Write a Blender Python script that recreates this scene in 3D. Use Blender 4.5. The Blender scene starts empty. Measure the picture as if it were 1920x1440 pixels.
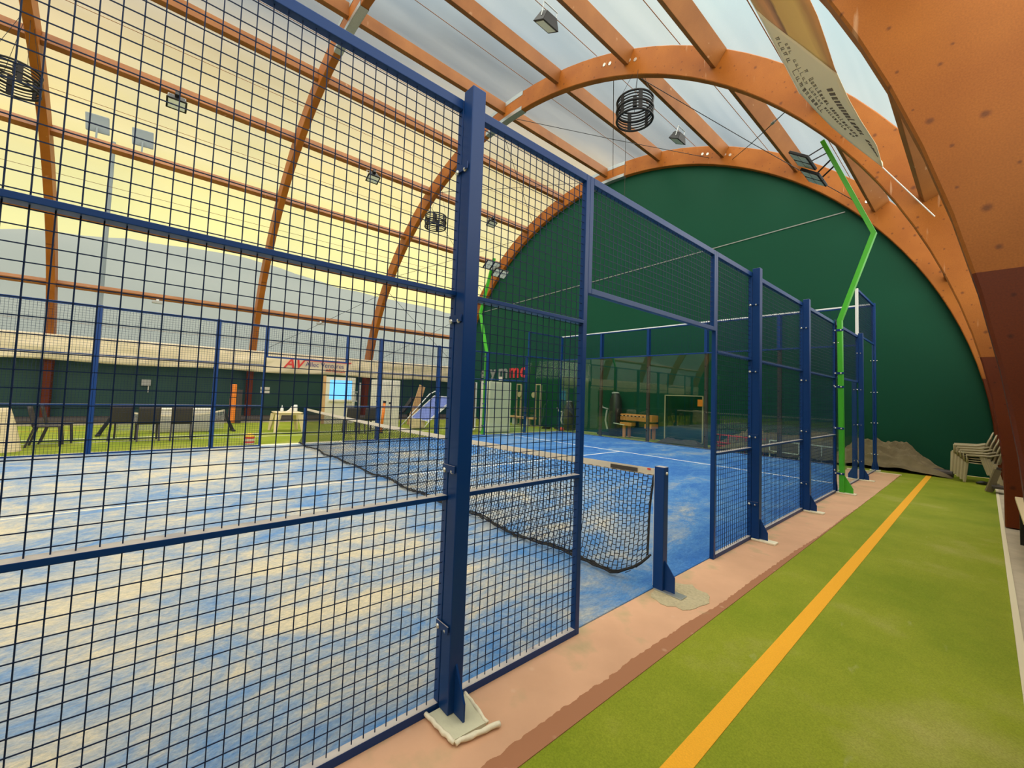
import bpy, bmesh, math, random
from math import sin, cos, pi, radians, copysign
from mathutils import Vector, Matrix, noise

random.seed(7)
S = bpy.context.scene
C = S.collection
V = Vector
ORD = ['lowest', 'second', 'third', 'fourth', 'fifth', 'topmost', 'fifth', 'fourth', 'third', 'second', 'lowest']

# ------------------------------------------------------------------ materials
def new_mat(name):
    m = bpy.data.materials.new(name); m.use_nodes = True
    nt = m.node_tree; b = nt.nodes['Principled BSDF']
    return m, nt, b

def N(nt, t, **kw):
    n = nt.nodes.new(t)
    for k, v in kw.items():
        setattr(n, k, v)
    return n

def plain(name, col, rough=0.5, metal=0.0, var=0.0, scale=20.0, bump=0.0, spec=None):
    m, nt, b = new_mat(name)
    b.inputs['Roughness'].default_value = rough
    b.inputs['Metallic'].default_value = metal
    if spec is not None:
        b.inputs['Specular IOR Level'].default_value = spec
    b.inputs['Base Color'].default_value = (*col, 1)
    if var > 0 or bump > 0:
        g = N(nt, 'ShaderNodeNewGeometry')
        n = N(nt, 'ShaderNodeTexNoise'); n.inputs['Scale'].default_value = scale; n.inputs['Detail'].default_value = 5
        nt.links.new(g.outputs['Position'], n.inputs['Vector'])
        if var > 0:
            mx = N(nt, 'ShaderNodeMix', data_type='RGBA')
            mx.inputs['A'].default_value = (*[c * (1 - var) for c in col], 1)
            mx.inputs['B'].default_value = (*[min(1, c * (1 + var)) for c in col], 1)
            nt.links.new(n.outputs['Fac'], mx.inputs['Factor'])
            nt.links.new(mx.outputs['Result'], b.inputs['Base Color'])
        if bump > 0:
            bp = N(nt, 'ShaderNodeBump'); bp.inputs['Strength'].default_value = bump; bp.inputs['Distance'].default_value = 0.02
            nt.links.new(n.outputs['Fac'], bp.inputs['Height']); nt.links.new(bp.outputs['Normal'], b.inputs['Normal'])
    return m

def ramp(nt, stops, interp='LINEAR'):
    r = N(nt, 'ShaderNodeValToRGB'); r.color_ramp.interpolation = interp
    e = r.color_ramp.elements
    while len(e) < len(stops): e.new(0.5)
    for el, (p, c) in zip(e, stops):
        el.position = p; el.color = (*c, 1) if len(c) == 3 else c
    return r

def wood_mat(name, dark_foot=True, base=(0.42, 0.135, 0.018), base2=(0.31, 0.088, 0.010)):
    m, nt, b = new_mat(name)
    L = nt.links.new
    g = N(nt, 'ShaderNodeNewGeometry')
    n1 = N(nt, 'ShaderNodeTexNoise'); n1.inputs['Scale'].default_value = 1.4; n1.inputs['Detail'].default_value = 6
    L(g.outputs['Position'], n1.inputs['Vector'])
    r1 = ramp(nt, [(0.3, base2), (0.7, base)]); L(n1.outputs['Fac'], r1.inputs['Fac'])
    # knots
    sk = N(nt, 'ShaderNodeSeparateXYZ'); L(g.outputs['Position'], sk.inputs[0])
    mp = N(nt, 'ShaderNodeCombineXYZ'); L(sk.outputs['X'], mp.inputs['X']); L(sk.outputs['Z'], mp.inputs['Y'])
    v = N(nt, 'ShaderNodeTexVoronoi', voronoi_dimensions='2D'); v.inputs['Scale'].default_value = 4.6; v.inputs['Randomness'].default_value = 1.0
    L(mp.outputs['Vector'], v.inputs['Vector'])
    n3 = N(nt, 'ShaderNodeTexNoise'); n3.inputs['Scale'].default_value = 30; L(g.outputs['Position'], n3.inputs['Vector'])
    ad = N(nt, 'ShaderNodeMath', operation='MULTIPLY_ADD'); L(n3.outputs['Fac'], ad.inputs[0]); ad.inputs[1].default_value = 0.06
    sc1 = N(nt, 'ShaderNodeSeparateColor'); L(v.outputs['Color'], sc1.inputs[0])
    ks = N(nt, 'ShaderNodeMath', operation='MULTIPLY_ADD'); L(sc1.outputs[0], ks.inputs[0]); ks.inputs[1].default_value = 2.2; ks.inputs[2].default_value = 0.55
    kd = N(nt, 'ShaderNodeMath', operation='MULTIPLY'); L(v.outputs['Distance'], kd.inputs[0]); L(ks.outputs[0], kd.inputs[1])
    L(kd.outputs[0], ad.inputs[2])
    rk = ramp(nt, [(0.06, (1, 1, 1)), (0.135, (0, 0, 0))]); L(ad.outputs[0], rk.inputs['Fac'])
    sc = N(nt, 'ShaderNodeMath', operation='MULTIPLY'); L(rk.outputs['Color'], sc.inputs[0]); sc.inputs[1].default_value = 0.75
    mk = N(nt, 'ShaderNodeMix', data_type='RGBA'); L(sc.outputs[0], mk.inputs['Factor'])
    L(r1.outputs['Color'], mk.inputs['A']); mk.inputs['B'].default_value = (0.12, 0.035, 0.012, 1)
    # fine speckle and faint streaks
    n2 = N(nt, 'ShaderNodeTexNoise'); n2.inputs['Scale'].default_value = 120; n2.inputs['Detail'].default_value = 3
    L(g.outputs['Position'], n2.inputs['Vector'])
    r2 = ramp(nt, [(0.25, (0.82, 0.82, 0.82)), (0.75, (1.12, 1.12, 1.12))]); L(n2.outputs['Fac'], r2.inputs['Fac'])
    mm = N(nt, 'ShaderNodeMix', data_type='RGBA', blend_type='MULTIPLY'); mm.inputs['Factor'].default_value = 1
    L(mk.outputs['Result'], mm.inputs['A']); L(r2.outputs['Color'], mm.inputs['B'])
    # pale scratches
    mp2 = N(nt, 'ShaderNodeMapping'); mp2.inputs['Scale'].default_value = (9, 3, 1.1); mp2.inputs['Rotation'].default_value = (0.5, 0.8, 0.2)
    L(g.outputs['Position'], mp2.inputs['Vector'])
    n4 = N(nt, 'ShaderNodeTexNoise'); n4.inputs['Scale'].default_value = 1.6; n4.inputs['Detail'].default_value = 4; L(mp2.outputs['Vector'], n4.inputs['Vector'])
    r4 = ramp(nt, [(0.68, (0, 0, 0)), (0.76, (0.35, 0.35, 0.35))]); L(n4.outputs['Fac'], r4.inputs['Fac'])
    ms = N(nt, 'ShaderNodeMix', data_type='RGBA'); L(r4.outputs['Color'], ms.inputs['Factor'])
    L(mm.outputs['Result'], ms.inputs['A']); ms.inputs['B'].default_value = (0.75, 0.5, 0.3, 1)
    out = ms
    if dark_foot:     # the lower 2.2 m carries a darker preservative coat
        sx = N(nt, 'ShaderNodeSeparateXYZ'); L(g.outputs['Position'], sx.inputs[0])
        lt = N(nt, 'ShaderNodeMath', operation='LESS_THAN'); L(sx.outputs['Z'], lt.inputs[0]); lt.inputs[1].default_value = 2.24
        md = N(nt, 'ShaderNodeMix', data_type='RGBA', blend_type='MULTIPLY'); L(lt.outputs[0], md.inputs['Factor'])
        L(ms.outputs['Result'], md.inputs['A']); md.inputs['B'].default_value = (0.36, 0.20, 0.16, 1)
        out = md
    L(out.outputs['Result'], b.inputs['Base Color'])
    b.inputs['Roughness'].default_value = 0.5; b.inputs['Specular IOR Level'].default_value = 0.25
    return m

def court_mat():
    m, nt, b = new_mat('blue_court_turf'); L = nt.links.new
    g = N(nt, 'ShaderNodeNewGeometry')
    mp = N(nt, 'ShaderNodeMapping'); mp.inputs['Scale'].default_value = (1.5, 0.85, 1); mp.inputs['Rotation'].default_value = (0, 0, 0.35)
    L(g.outputs['Position'], mp.inputs['Vector'])
    n1 = N(nt, 'ShaderNodeTexNoise'); n1.inputs['Scale'].default_value = 1.1; n1.inputs['Detail'].default_value = 12; n1.inputs['Roughness'].default_value = 0.80; n1.inputs['Distortion'].default_value = 0.5
    L(mp.outputs['Vector'], n1.inputs['Vector'])
    # sand gathers over the near half of the court
    n0 = N(nt, 'ShaderNodeTexNoise'); n0.inputs['Scale'].default_value = 0.28; n0.inputs['Detail'].default_value = 3
    L(g.outputs['Position'], n0.inputs['Vector'])
    sx = N(nt, 'ShaderNodeSeparateXYZ'); L(g.outputs['Position'], sx.inputs[0])
    mr = N(nt, 'ShaderNodeMapRange'); L(sx.outputs['Y'], mr.inputs['Value'])
    mr.inputs['From Min'].default_value = -2.0; mr.inputs['From Max'].default_value = 5.0; mr.inputs['To Min'].default_value = 0.125; mr.inputs['To Max'].default_value = -0.09
    s1 = N(nt, 'ShaderNodeMath', operation='MULTIPLY_ADD'); L(n0.outputs['Fac'], s1.inputs[0]); s1.inputs[1].default_value = 0.36; L(mr.outputs[0], s1.inputs[2])
    xr = N(nt, 'ShaderNodeMapRange'); L(sx.outputs['X'], xr.inputs['Value']); xr.inputs['From Min'].default_value = -0.6; xr.inputs['From Max'].default_value = 0.0; xr.inputs['To Min'].default_value = -0.02; xr.inputs['To Max'].default_value = -0.16
    s0 = N(nt, 'ShaderNodeMath', operation='ADD'); L(s1.outputs[0], s0.inputs[0]); L(xr.outputs[0], s0.inputs[1])
    s2 = N(nt, 'ShaderNodeMath', operation='ADD'); L(n1.outputs['Fac'], s2.inputs[0]); L(s0.outputs[0], s2.inputs[1])
    r = ramp(nt, [(0.50, (0.035, 0.155, 0.47)), (0.62, (0.08, 0.24, 0.53)), (0.72, (0.24, 0.33, 0.45)), (0.87, (0.62, 0.54, 0.38))])
    L(s2.outputs[0], r.inputs['Fac'])
    n2 = N(nt, 'ShaderNodeTexNoise'); n2.inputs['Scale'].default_value = 70; n2.inputs['Detail'].default_value = 6; n2.inputs['Roughness'].default_value = 0.9
    mp2 = N(nt, 'ShaderNodeMapping'); mp2.inputs['Scale'].default_value = (1.0, 0.4, 1); mp2.inputs['Rotation'].default_value = (0, 0, 0.6)
    L(g.outputs['Position'], mp2.inputs['Vector']); L(mp2.outputs['Vector'], n2.inputs['Vector'])
    r2 = ramp(nt, [(0.3, (0.55, 0.62, 0.72)), (0.7, (1.35, 1.3, 1.22))]); L(n2.outputs['Fac'], r2.inputs['Fac'])
    mm = N(nt, 'ShaderNodeMix', data_type='RGBA', blend_type='MULTIPLY'); mm.inputs['Factor'].default_value = 1.0
    L(r.outputs['Color'], mm.inputs['A']); L(r2.outputs['Color'], mm.inputs['B'])
    L(mm.outputs['Result'], b.inputs['Base Color'])
    bp = N(nt, 'ShaderNodeBump'); bp.inputs['Strength'].default_value = 0.5; bp.inputs['Distance'].default_value = 0.01
    L(n2.outputs['Fac'], bp.inputs['Height']); L(bp.outputs['Normal'], b.inputs['Normal'])
    b.inputs['Roughness'].default_value = 0.75; b.inputs['Specular IOR Level'].default_value = 0.25
    return m

def turf_mat():
    m, nt, b = new_mat('green_turf'); L = nt.links.new
    g = N(nt, 'ShaderNodeNewGeometry')
    n1 = N(nt, 'ShaderNodeTexNoise'); n1.inputs['Scale'].default_value = 0.9; n1.inputs['Detail'].default_value = 7; n1.inputs['Roughness'].default_value = 0.6
    L(g.outputs['Position'], n1.inputs['Vector'])
    r = ramp(nt, [(0.35, (0.20, 0.26, 0.012)), (0.55, (0.27, 0.31, 0.022)), (0.72, (0.37, 0.36, 0.085))]); L(n1.outputs['Fac'], r.inputs['Fac'])
    n2 = N(nt, 'ShaderNodeTexNoise'); n2.inputs['Scale'].default_value = 150; n2.inputs['Detail'].default_value = 3
    L(g.outputs['Position'], n2.inputs['Vector'])
    r2 = ramp(nt, [(0.3, (0.72, 0.74, 0.6)), (0.7, (1.15, 1.14, 1.1))]); L(n2.outputs['Fac'], r2.inputs['Fac'])
    mm = N(nt, 'ShaderNodeMix', data_type='RGBA', blend_type='MULTIPLY'); mm.inputs['Factor'].default_value = 0.8
    L(r.outputs['Color'], mm.inputs['A']); L(r2.outputs['Color'], mm.inputs['B'])
    # scuffs
    mp = N(nt, 'ShaderNodeMapping'); mp.inputs['Scale'].default_value = (5, 1.6, 1); mp.inputs['Rotation'].default_value = (0, 0, 0.5); L(g.outputs['Position'], mp.inputs['Vector'])
    n3 = N(nt, 'ShaderNodeTexNoise'); n3.inputs['Scale'].default_value = 2.2; n3.inputs['Detail'].default_value = 6; L(mp.outputs['Vector'], n3.inputs['Vector'])
    r3 = ramp(nt, [(0.68, (0, 0, 0)), (0.8, (0.4, 0.4, 0.4))]); L(n3.outputs['Fac'], r3.inputs['Fac'])
    ms = N(nt, 'ShaderNodeMix', data_type='RGBA'); L(r3.outputs['Color'], ms.inputs['Factor']); L(mm.outputs['Result'], ms.inputs['A']); ms.inputs['B'].default_value = (0.5, 0.47, 0.24, 1)
    L(ms.outputs['Result'], b.inputs['Base Color'])
    bp = N(nt, 'ShaderNodeBump'); bp.inputs['Strength'].default_value = 0.4; bp.inputs['Distance'].default_value = 0.008
    L(n2.outputs['Fac'], bp.inputs['Height']); L(bp.outputs['Normal'], b.inputs['Normal'])
    b.inputs['Roughness'].default_value = 0.8; b.inputs['Specular IOR Level'].default_value = 0.2
    return m

def strip_mat():
    m, nt, b = new_mat('pink_concrete'); L = nt.links.new
    g = N(nt, 'ShaderNodeNewGeometry'); sx = N(nt, 'ShaderNodeSeparateXYZ'); L(g.outputs['Position'], sx.inputs[0])
    n1 = N(nt, 'ShaderNodeTexNoise'); n1.inputs['Scale'].default_value = 1.7; n1.inputs['Detail'].default_value = 6; L(g.outputs['Position'], n1.inputs['Vector'])
    r = ramp(nt, [(0.35, (0.60, 0.34, 0.20)), (0.6, (0.70, 0.40, 0.24)), (0.75, (0.68, 0.42, 0.24))]); L(n1.outputs['Fac'], r.inputs['Fac'])
    # darker, newer paint along the outer edge with a ragged border
    n2 = N(nt, 'ShaderNodeTexNoise'); n2.inputs['Scale'].default_value = 14; n2.inputs['Detail'].default_value = 7; L(g.outputs['Position'], n2.inputs['Vector'])
    a = N(nt, 'ShaderNodeMath', operation='MULTIPLY_ADD'); L(n2.outputs['Fac'], a.inputs[0]); a.inputs[1].default_value = 0.045; L(sx.outputs['X'], a.inputs[2])
    n0 = N(nt, 'ShaderNodeTexNoise'); n0.inputs['Scale'].default_value = 0.7; L(g.outputs['Position'], n0.inputs['Vector'])
    a2 = N(nt, 'ShaderNodeMath', operation='MULTIPLY_ADD'); L(n0.outputs['Fac'], a2.inputs[0]); a2.inputs[1].default_value = 0.10; L(a.outputs[0], a2.inputs[2])
    mr = N(nt, 'ShaderNodeMapRange'); L(sx.outputs['Y'], mr.inputs['Value']); mr.inputs['From Min'].default_value = -2.2; mr.inputs['From Max'].default_value = 4.0; mr.inputs['To Min'].default_value = 0.02; mr.inputs['To Max'].default_value = -0.08
    a3 = N(nt, 'ShaderNodeMath', operation='ADD'); L(a2.outputs[0], a3.inputs[0]); L(mr.outputs[0], a3.inputs[1])
    gt = N(nt, 'ShaderNodeMath', operation='GREATER_THAN'); L(a3.outputs[0], gt.inputs[0]); gt.inputs[1].default_value = 0.462
    mx = N(nt, 'ShaderNodeMix', data_type='RGBA'); L(gt.outputs[0], mx.inputs['Factor']); L(r.outputs['Color'], mx.inputs['A']); mx.inputs['B'].default_value = (0.37, 0.155, 0.07, 1)
    # pale dried drops
    v = N(nt, 'ShaderNodeTexVoronoi'); v.inputs['Scale'].default_value = 6.5; L(g.outputs['Position'], v.inputs['Vector'])
    rv = ramp(nt, [(0.05, (0.3, 0.3, 0.3)), (0.13, (0, 0, 0))]); L(v.outputs['Distance'], rv.inputs['Fac'])
    mv = N(nt, 'ShaderNodeMix', data_type='RGBA'); L(rv.outputs['Color'], mv.inputs['Factor']); L(mx.outputs['Result'], mv.inputs['A']); mv.inputs['B'].default_value = (0.72, 0.5, 0.33, 1)
    # greenish grit close to the fence
    n5 = N(nt, 'ShaderNodeTexNoise'); n5.inputs['Scale'].default_value = 3.5; n5.inputs['Detail'].default_value = 8; L(g.outputs['Position'], n5.inputs['Vector'])
    s5 = N(nt, 'ShaderNodeMath', operation='MULTIPLY_ADD'); L(sx.outputs['X'], s5.inputs[0]); s5.inputs[1].default_value = -0.55; L(n5.outputs['Fac'], s5.inputs[2])
    r5 = ramp(nt, [(0.45, (0, 0, 0)), (0.62, (0.7, 0.7, 0.7))]); L(s5.outputs[0], r5.inputs['Fac'])
    m5 = N(nt, 'ShaderNodeMix', data_type='RGBA'); L(r5.outputs['Color'], m5.inputs['Factor']); L(mv.outputs['Result'], m5.inputs['A']); m5.inputs['B'].default_value = (0.40, 0.33, 0.17, 1)
    L(m5.outputs['Result'], b.inputs['Base Color'])
    b.inputs['Roughness'].default_value = 0.65
    return m

def glass_mat(name, tint=(0.80, 0.88, 0.80), refl=1.0):
    m, nt, b = new_mat(name); L = nt.links.new
    nt.nodes.remove(b); out = nt.nodes['Material Output']
    t = N(nt, 'ShaderNodeBsdfTransparent'); t.inputs['Color'].default_value = (*tint, 1)
    gl = N(nt, 'ShaderNodeBsdfGlossy'); gl.inputs['Roughness'].default_value = 0.02; gl.inputs['Color'].default_value = (0.9, 0.95, 0.9, 1)
    f = N(nt, 'ShaderNodeFresnel'); f.inputs['IOR'].default_value = 1.5
    mu = N(nt, 'ShaderNodeMath', operation='MULTIPLY'); mu.inputs[1].default_value = refl; L(f.outputs[0], mu.inputs[0]); mu.use_clamp = True
    geo = N(nt, 'ShaderNodeNewGeometry'); inv = N(nt, 'ShaderNodeMath', operation='SUBTRACT'); inv.inputs[0].default_value = 1.0; L(geo.outputs['Backfacing'], inv.inputs[1])
    mu2 = N(nt, 'ShaderNodeMath', operation='MULTIPLY'); L(mu.outputs[0], mu2.inputs[0]); L(inv.outputs[0], mu2.inputs[1]); mu = mu2
    mx = N(nt, 'ShaderNodeMixShader'); L(mu.outputs[0], mx.inputs['Fac']); L(t.outputs[0], mx.inputs[1]); L(gl.outputs[0], mx.inputs[2])
    L(mx.outputs[0], out.inputs['Surface'])
    return m

def membrane_mat():
    m, nt, b = new_mat('translucent_membrane'); L = nt.links.new
    nt.nodes.remove(b); out = nt.nodes['Material Output']
    t = N(nt, 'ShaderNodeBsdfTransparent'); t.inputs['Color'].default_value = (0.97, 0.98, 0.98, 1)
    d = N(nt, 'ShaderNodeBsdfTranslucent'); d.inputs['Color'].default_value = (0.86, 0.88, 0.88, 1)
    df = N(nt, 'ShaderNodeBsdfDiffuse'); df.inputs['Color'].default_value = (0.8, 0.8, 0.8, 1)
    m2 = N(nt, 'ShaderNodeMixShader'); m2.inputs['Fac'].default_value = 0.35; L(d.outputs[0], m2.inputs[1]); L(df.outputs[0], m2.inputs[2])
    g = N(nt, 'ShaderNodeNewGeometry'); mp = N(nt, 'ShaderNodeMapping'); mp.inputs['Scale'].default_value = (1.1, 0.10, 1.1); L(g.outputs['Position'], mp.inputs['Vector'])
    n = N(nt, 'ShaderNodeTexNoise'); n.inputs['Scale'].default_value = 1.1; n.inputs['Detail'].default_value = 4; L(mp.outputs['Vector'], n.inputs['Vector'])
    mr = N(nt, 'ShaderNodeMapRange'); L(n.outputs['Fac'], mr.inputs['Value']); mr.inputs['From Min'].default_value = 0.35; mr.inputs['From Max'].default_value = 0.65
    mr.inputs['To Min'].default_value = 0.05; mr.inputs['To Max'].default_value = 0.15
    mx = N(nt, 'ShaderNodeMixShader'); L(mr.outputs[0], mx.inputs['Fac']); L(t.outputs[0], mx.inputs[1]); L(m2.outputs[0], mx.inputs[2])
    L(mx.outputs[0], out.inputs['Surface'])
    return m

M = {}
M['wood'] = wood_mat('glulam_timber')
M['purlin'] = wood_mat('purlin_timber', dark_foot=False, base=(0.33, 0.125, 0.03), base2=(0.23, 0.08, 0.017))
M['court'] = court_mat()
M['turf'] = turf_mat()
M['strip'] = strip_mat()
M['glass'] = glass_mat('court_glass', (0.88, 0.93, 0.86), 2.2)
M['pane'] = glass_mat('leaning_pane', (0.72, 0.8, 0.7))
M['membrane'] = membrane_mat()
M['blue'] = plain('blue_paint', (0.006, 0.055, 0.23), 0.32, 0, 0.12, 6, 0.03)
def sky_topped_paint():  # blue paint with the sky highlight mixed into the colour of upward faces
    m, nt, b = new_mat('blue_paint_sky_tops'); L = nt.links.new
    b.inputs['Roughness'].default_value = 0.38; b.inputs['Specular IOR Level'].default_value = 0.3
    g = N(nt, 'ShaderNodeNewGeometry'); sx = N(nt, 'ShaderNodeSeparateXYZ'); L(g.outputs['Normal'], sx.inputs[0])
    n = N(nt, 'ShaderNodeTexNoise'); n.inputs['Scale'].default_value = 9; L(g.outputs['Position'], n.inputs['Vector'])
    a = N(nt, 'ShaderNodeMapRange'); L(sx.outputs['Z'], a.inputs['Value']); a.inputs['From Min'].default_value = 0.6; a.inputs['From Max'].default_value = 0.95; a.inputs['To Max'].default_value = 0.85
    c = N(nt, 'ShaderNodeMapRange'); L(n.outputs['Fac'], c.inputs['Value']); c.inputs['From Min'].default_value = 0.25; c.inputs['From Max'].default_value = 0.5; c.inputs['To Min'].default_value = 0.7
    mu = N(nt, 'ShaderNodeMath', operation='MULTIPLY'); L(a.outputs[0], mu.inputs[0]); L(c.outputs[0], mu.inputs[1])
    mx = N(nt, 'ShaderNodeMix', data_type='RGBA'); L(mu.outputs[0], mx.inputs['Factor']); mx.inputs['A'].default_value = (0.003, 0.038, 0.165, 1); mx.inputs['B'].default_value = (0.60, 0.54, 0.48, 1)
    L(mx.outputs['Result'], b.inputs['Base Color']); return m
M['blue'] = sky_topped_paint()
M['wire'] = plain('blue_wire', (0.006, 0.018, 0.06), 0.5, spec=0.2)
M['green_paint'] = plain('green_paint', (0.06, 0.42, 0.022), 0.35, 0, 0.1, 6)
M['steel'] = plain('galvanised_steel', (0.52, 0.54, 0.52), 0.38, 0.75, 0.15, 30)
M['bolt'] = plain('zinc_bolt', (0.8, 0.78, 0.68), 0.25, 0.6)
M['mortar'] = plain('white_mortar', (0.85, 0.78, 0.58), 0.9, 0, 0.12, 25, 0.5)
M['mortar_dust'] = plain('grey_mortar_top', (0.62, 0.60, 0.42), 0.9, 0, 0.2, 12, 0.3)
M['patch'] = plain('bare_concrete', (0.52, 0.44, 0.27), 0.95, 0, 0.3, 45, 0.8)
M['greenwall'] = plain('green_canvas', (0.003, 0.062, 0.030), 0.6, 0, 0.10, 0.6, 0.0, 0.2)
M['greenwall2'] = plain('dark_green_canvas', (0.010, 0.055, 0.038), 0.6, 0, 0.25, 1.2)
M['band'] = plain('cream_fabric', (0.88, 0.74, 0.52), 0.8, 0, 0.08, 1.5)
M['whiteline'] = plain('white_line', (0.85, 0.85, 0.82), 0.8, 0, 0.05, 30)
M['yellowline'] = plain('yellow_line', (0.88, 0.42, 0.03), 0.85, 0, 0.14, 120, 0.3, 0.2)
M['black'] = plain('black_plastic', (0.012, 0.012, 0.012), 0.4)
M['chairblack'] = plain('dark_brown_plastic', (0.05, 0.04, 0.035), 0.45, 0, 0.2, 40)
M['netblack'] = plain('black_cord', (0.015, 0.013, 0.012), 0.8)
M['tape'] = plain('white_tape', (0.80, 0.68, 0.52), 0.8, 0, 0.06, 30)
M['white'] = plain('white_paint', (0.8, 0.74, 0.62), 0.5, 0, 0.04, 5)
M['whitemetal'] = plain('white_metal', (0.82, 0.82, 0.78), 0.3)
M['greyfix'] = plain('grey_fixture', (0.45, 0.44, 0.42), 0.5)
M['lens'] = plain('lamp_lens', (0.72, 0.72, 0.58), 0.15)
M['blacksteel'] = plain('black_steel', (0.012, 0.011, 0.011), 0.5, 0.0, spec=0.3)
M['orangewood'] = plain('orange_brown_wood', (0.72, 0.27, 0.06), 0.5, 0, 0.15, 6)
M['orange'] = plain('orange_vinyl', (0.95, 0.25, 0.01), 0.45)
M['plastic_cream'] = plain('cream_plastic', (0.46, 0.38, 0.23), 0.45, 0, 0.05, 8)
M['plastic_table'] = plain('ivory_plastic', (0.82, 0.66, 0.40), 0.4)
M['tarp'] = plain('grey_tarp', (0.19, 0.145, 0.075), 0.85, 0, 0.4, 5, 0.9)
M['paver'] = plain('paving', (0.50, 0.42, 0.30), 0.8, 0, 0.3, 5, 0.2)
M['edging'] = plain('cream_edging', (0.75, 0.66, 0.45), 0.8)
M['bluepane'] = None
M['yellow'] = plain('yellow_plastic', (0.9, 0.55, 0.04), 0.5)
M['red'] = plain('red_paint', (0.7, 0.04, 0.03), 0.5)
M['navy'] = plain('navy_ink', (0.06, 0.06, 0.22), 0.6)
M['grey_letters'] = plain('grey_letter', (0.26, 0.27, 0.24), 0.5)
M['darkbrown'] = plain('dark_brown', (0.06, 0.045, 0.035), 0.5)
M['table_blue'] = plain('blue_table', (0.14, 0.2, 0.55), 0.35)
M['tan'] = plain('tan_wood', (0.62, 0.36, 0.16), 0.5, 0, 0.15, 6)
M['bluegrey'] = plain('hazy_metal', (0.11, 0.14, 0.15), 0.7)
M['hill'] = plain('hazy_hill', (0.155, 0.175, 0.165), 1.0, 0, 0.06, 0.05)
M['ground_out'] = plain('outdoor_ground', (0.2, 0.2, 0.15), 1.0)
M['ink'] = plain('brown_ink', (0.14, 0.10, 0.07), 0.7)
M['panel_cream'] = plain('banner_cream', (0.88, 0.75, 0.50), 0.6)

def blue_pane():
    m, nt, b = new_mat('backlit_blue_window')
    b.inputs['Base Color'].default_value = (0.1, 0.3, 0.7, 1); b.inputs['Roughness'].default_value = 0.2
    b.inputs['Emission Color'].default_value = (0.13, 0.46, 1.0, 1); b.inputs['Emission Strength'].default_value = 0.75
    return m
M['bluepane'] = blue_pane()

def picture_mat():
    m, nt, b = new_mat('banner_picture'); L = nt.links.new
    tc = N(nt, 'ShaderNodeUVMap'); mp = N(nt, 'ShaderNodeMapping'); mp.inputs['Scale'].default_value = (3.0, 0.8, 1); L(tc.outputs[0], mp.inputs['Vector'])
    n = N(nt, 'ShaderNodeTexNoise'); n.inputs['Scale'].default_value = 1.7; n.inputs['Detail'].default_value = 7; n.inputs['Distortion'].default_value = 0.4; L(mp.outputs['Vector'], n.inputs['Vector'])
    sx = N(nt, 'ShaderNodeSeparateXYZ'); L(tc.outputs[0], sx.inputs[0])
    a = N(nt, 'ShaderNodeMath', operation='MULTIPLY_ADD'); L(n.outputs['Fac'], a.inputs[0]); a.inputs[1].default_value = 0.22; L(sx.outputs['X'], a.inputs[2])
    r = ramp(nt, [(0.10, (0.70, 0.42, 0.16)), (0.26, (0.62, 0.27, 0.10)), (0.40, (0.78, 0.32, 0.13)), (0.47, (0.5, 0.2, 0.1)), (0.53, (0.26, 0.10, 0.05)), (0.57, (0.80, 0.45, 0.12)), (0.9, (0.88, 0.54, 0.16)), (1.0, (0.60, 0.28, 0.09))])
    L(a.outputs[0], r.inputs['Fac']); L(r.outputs['Color'], b.inputs['Base Color']); b.inputs['Roughness'].default_value = 0.5
    return m
M['picture'] = picture_mat()

# ------------------------------------------------------------------ builders
OFF = {}
def tag(o, label=None, cat=None, group=None, kind=None):
    if label: o['label'] = label
    if cat: o['category'] = cat
    if group: o['group'] = group
    if kind: o['kind'] = kind
    return o

def thing(name, label, cat, loc=(0, 0, 0), group=None, rz=0.0):
    o = bpy.data.objects.new(name, None); C.objects.link(o)
    o.location = loc; o.rotation_euler = (0, 0, rz); o.empty_display_size = 0.1
    OFF[o.name] = V(loc)
    return tag(o, label, cat, group)

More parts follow.
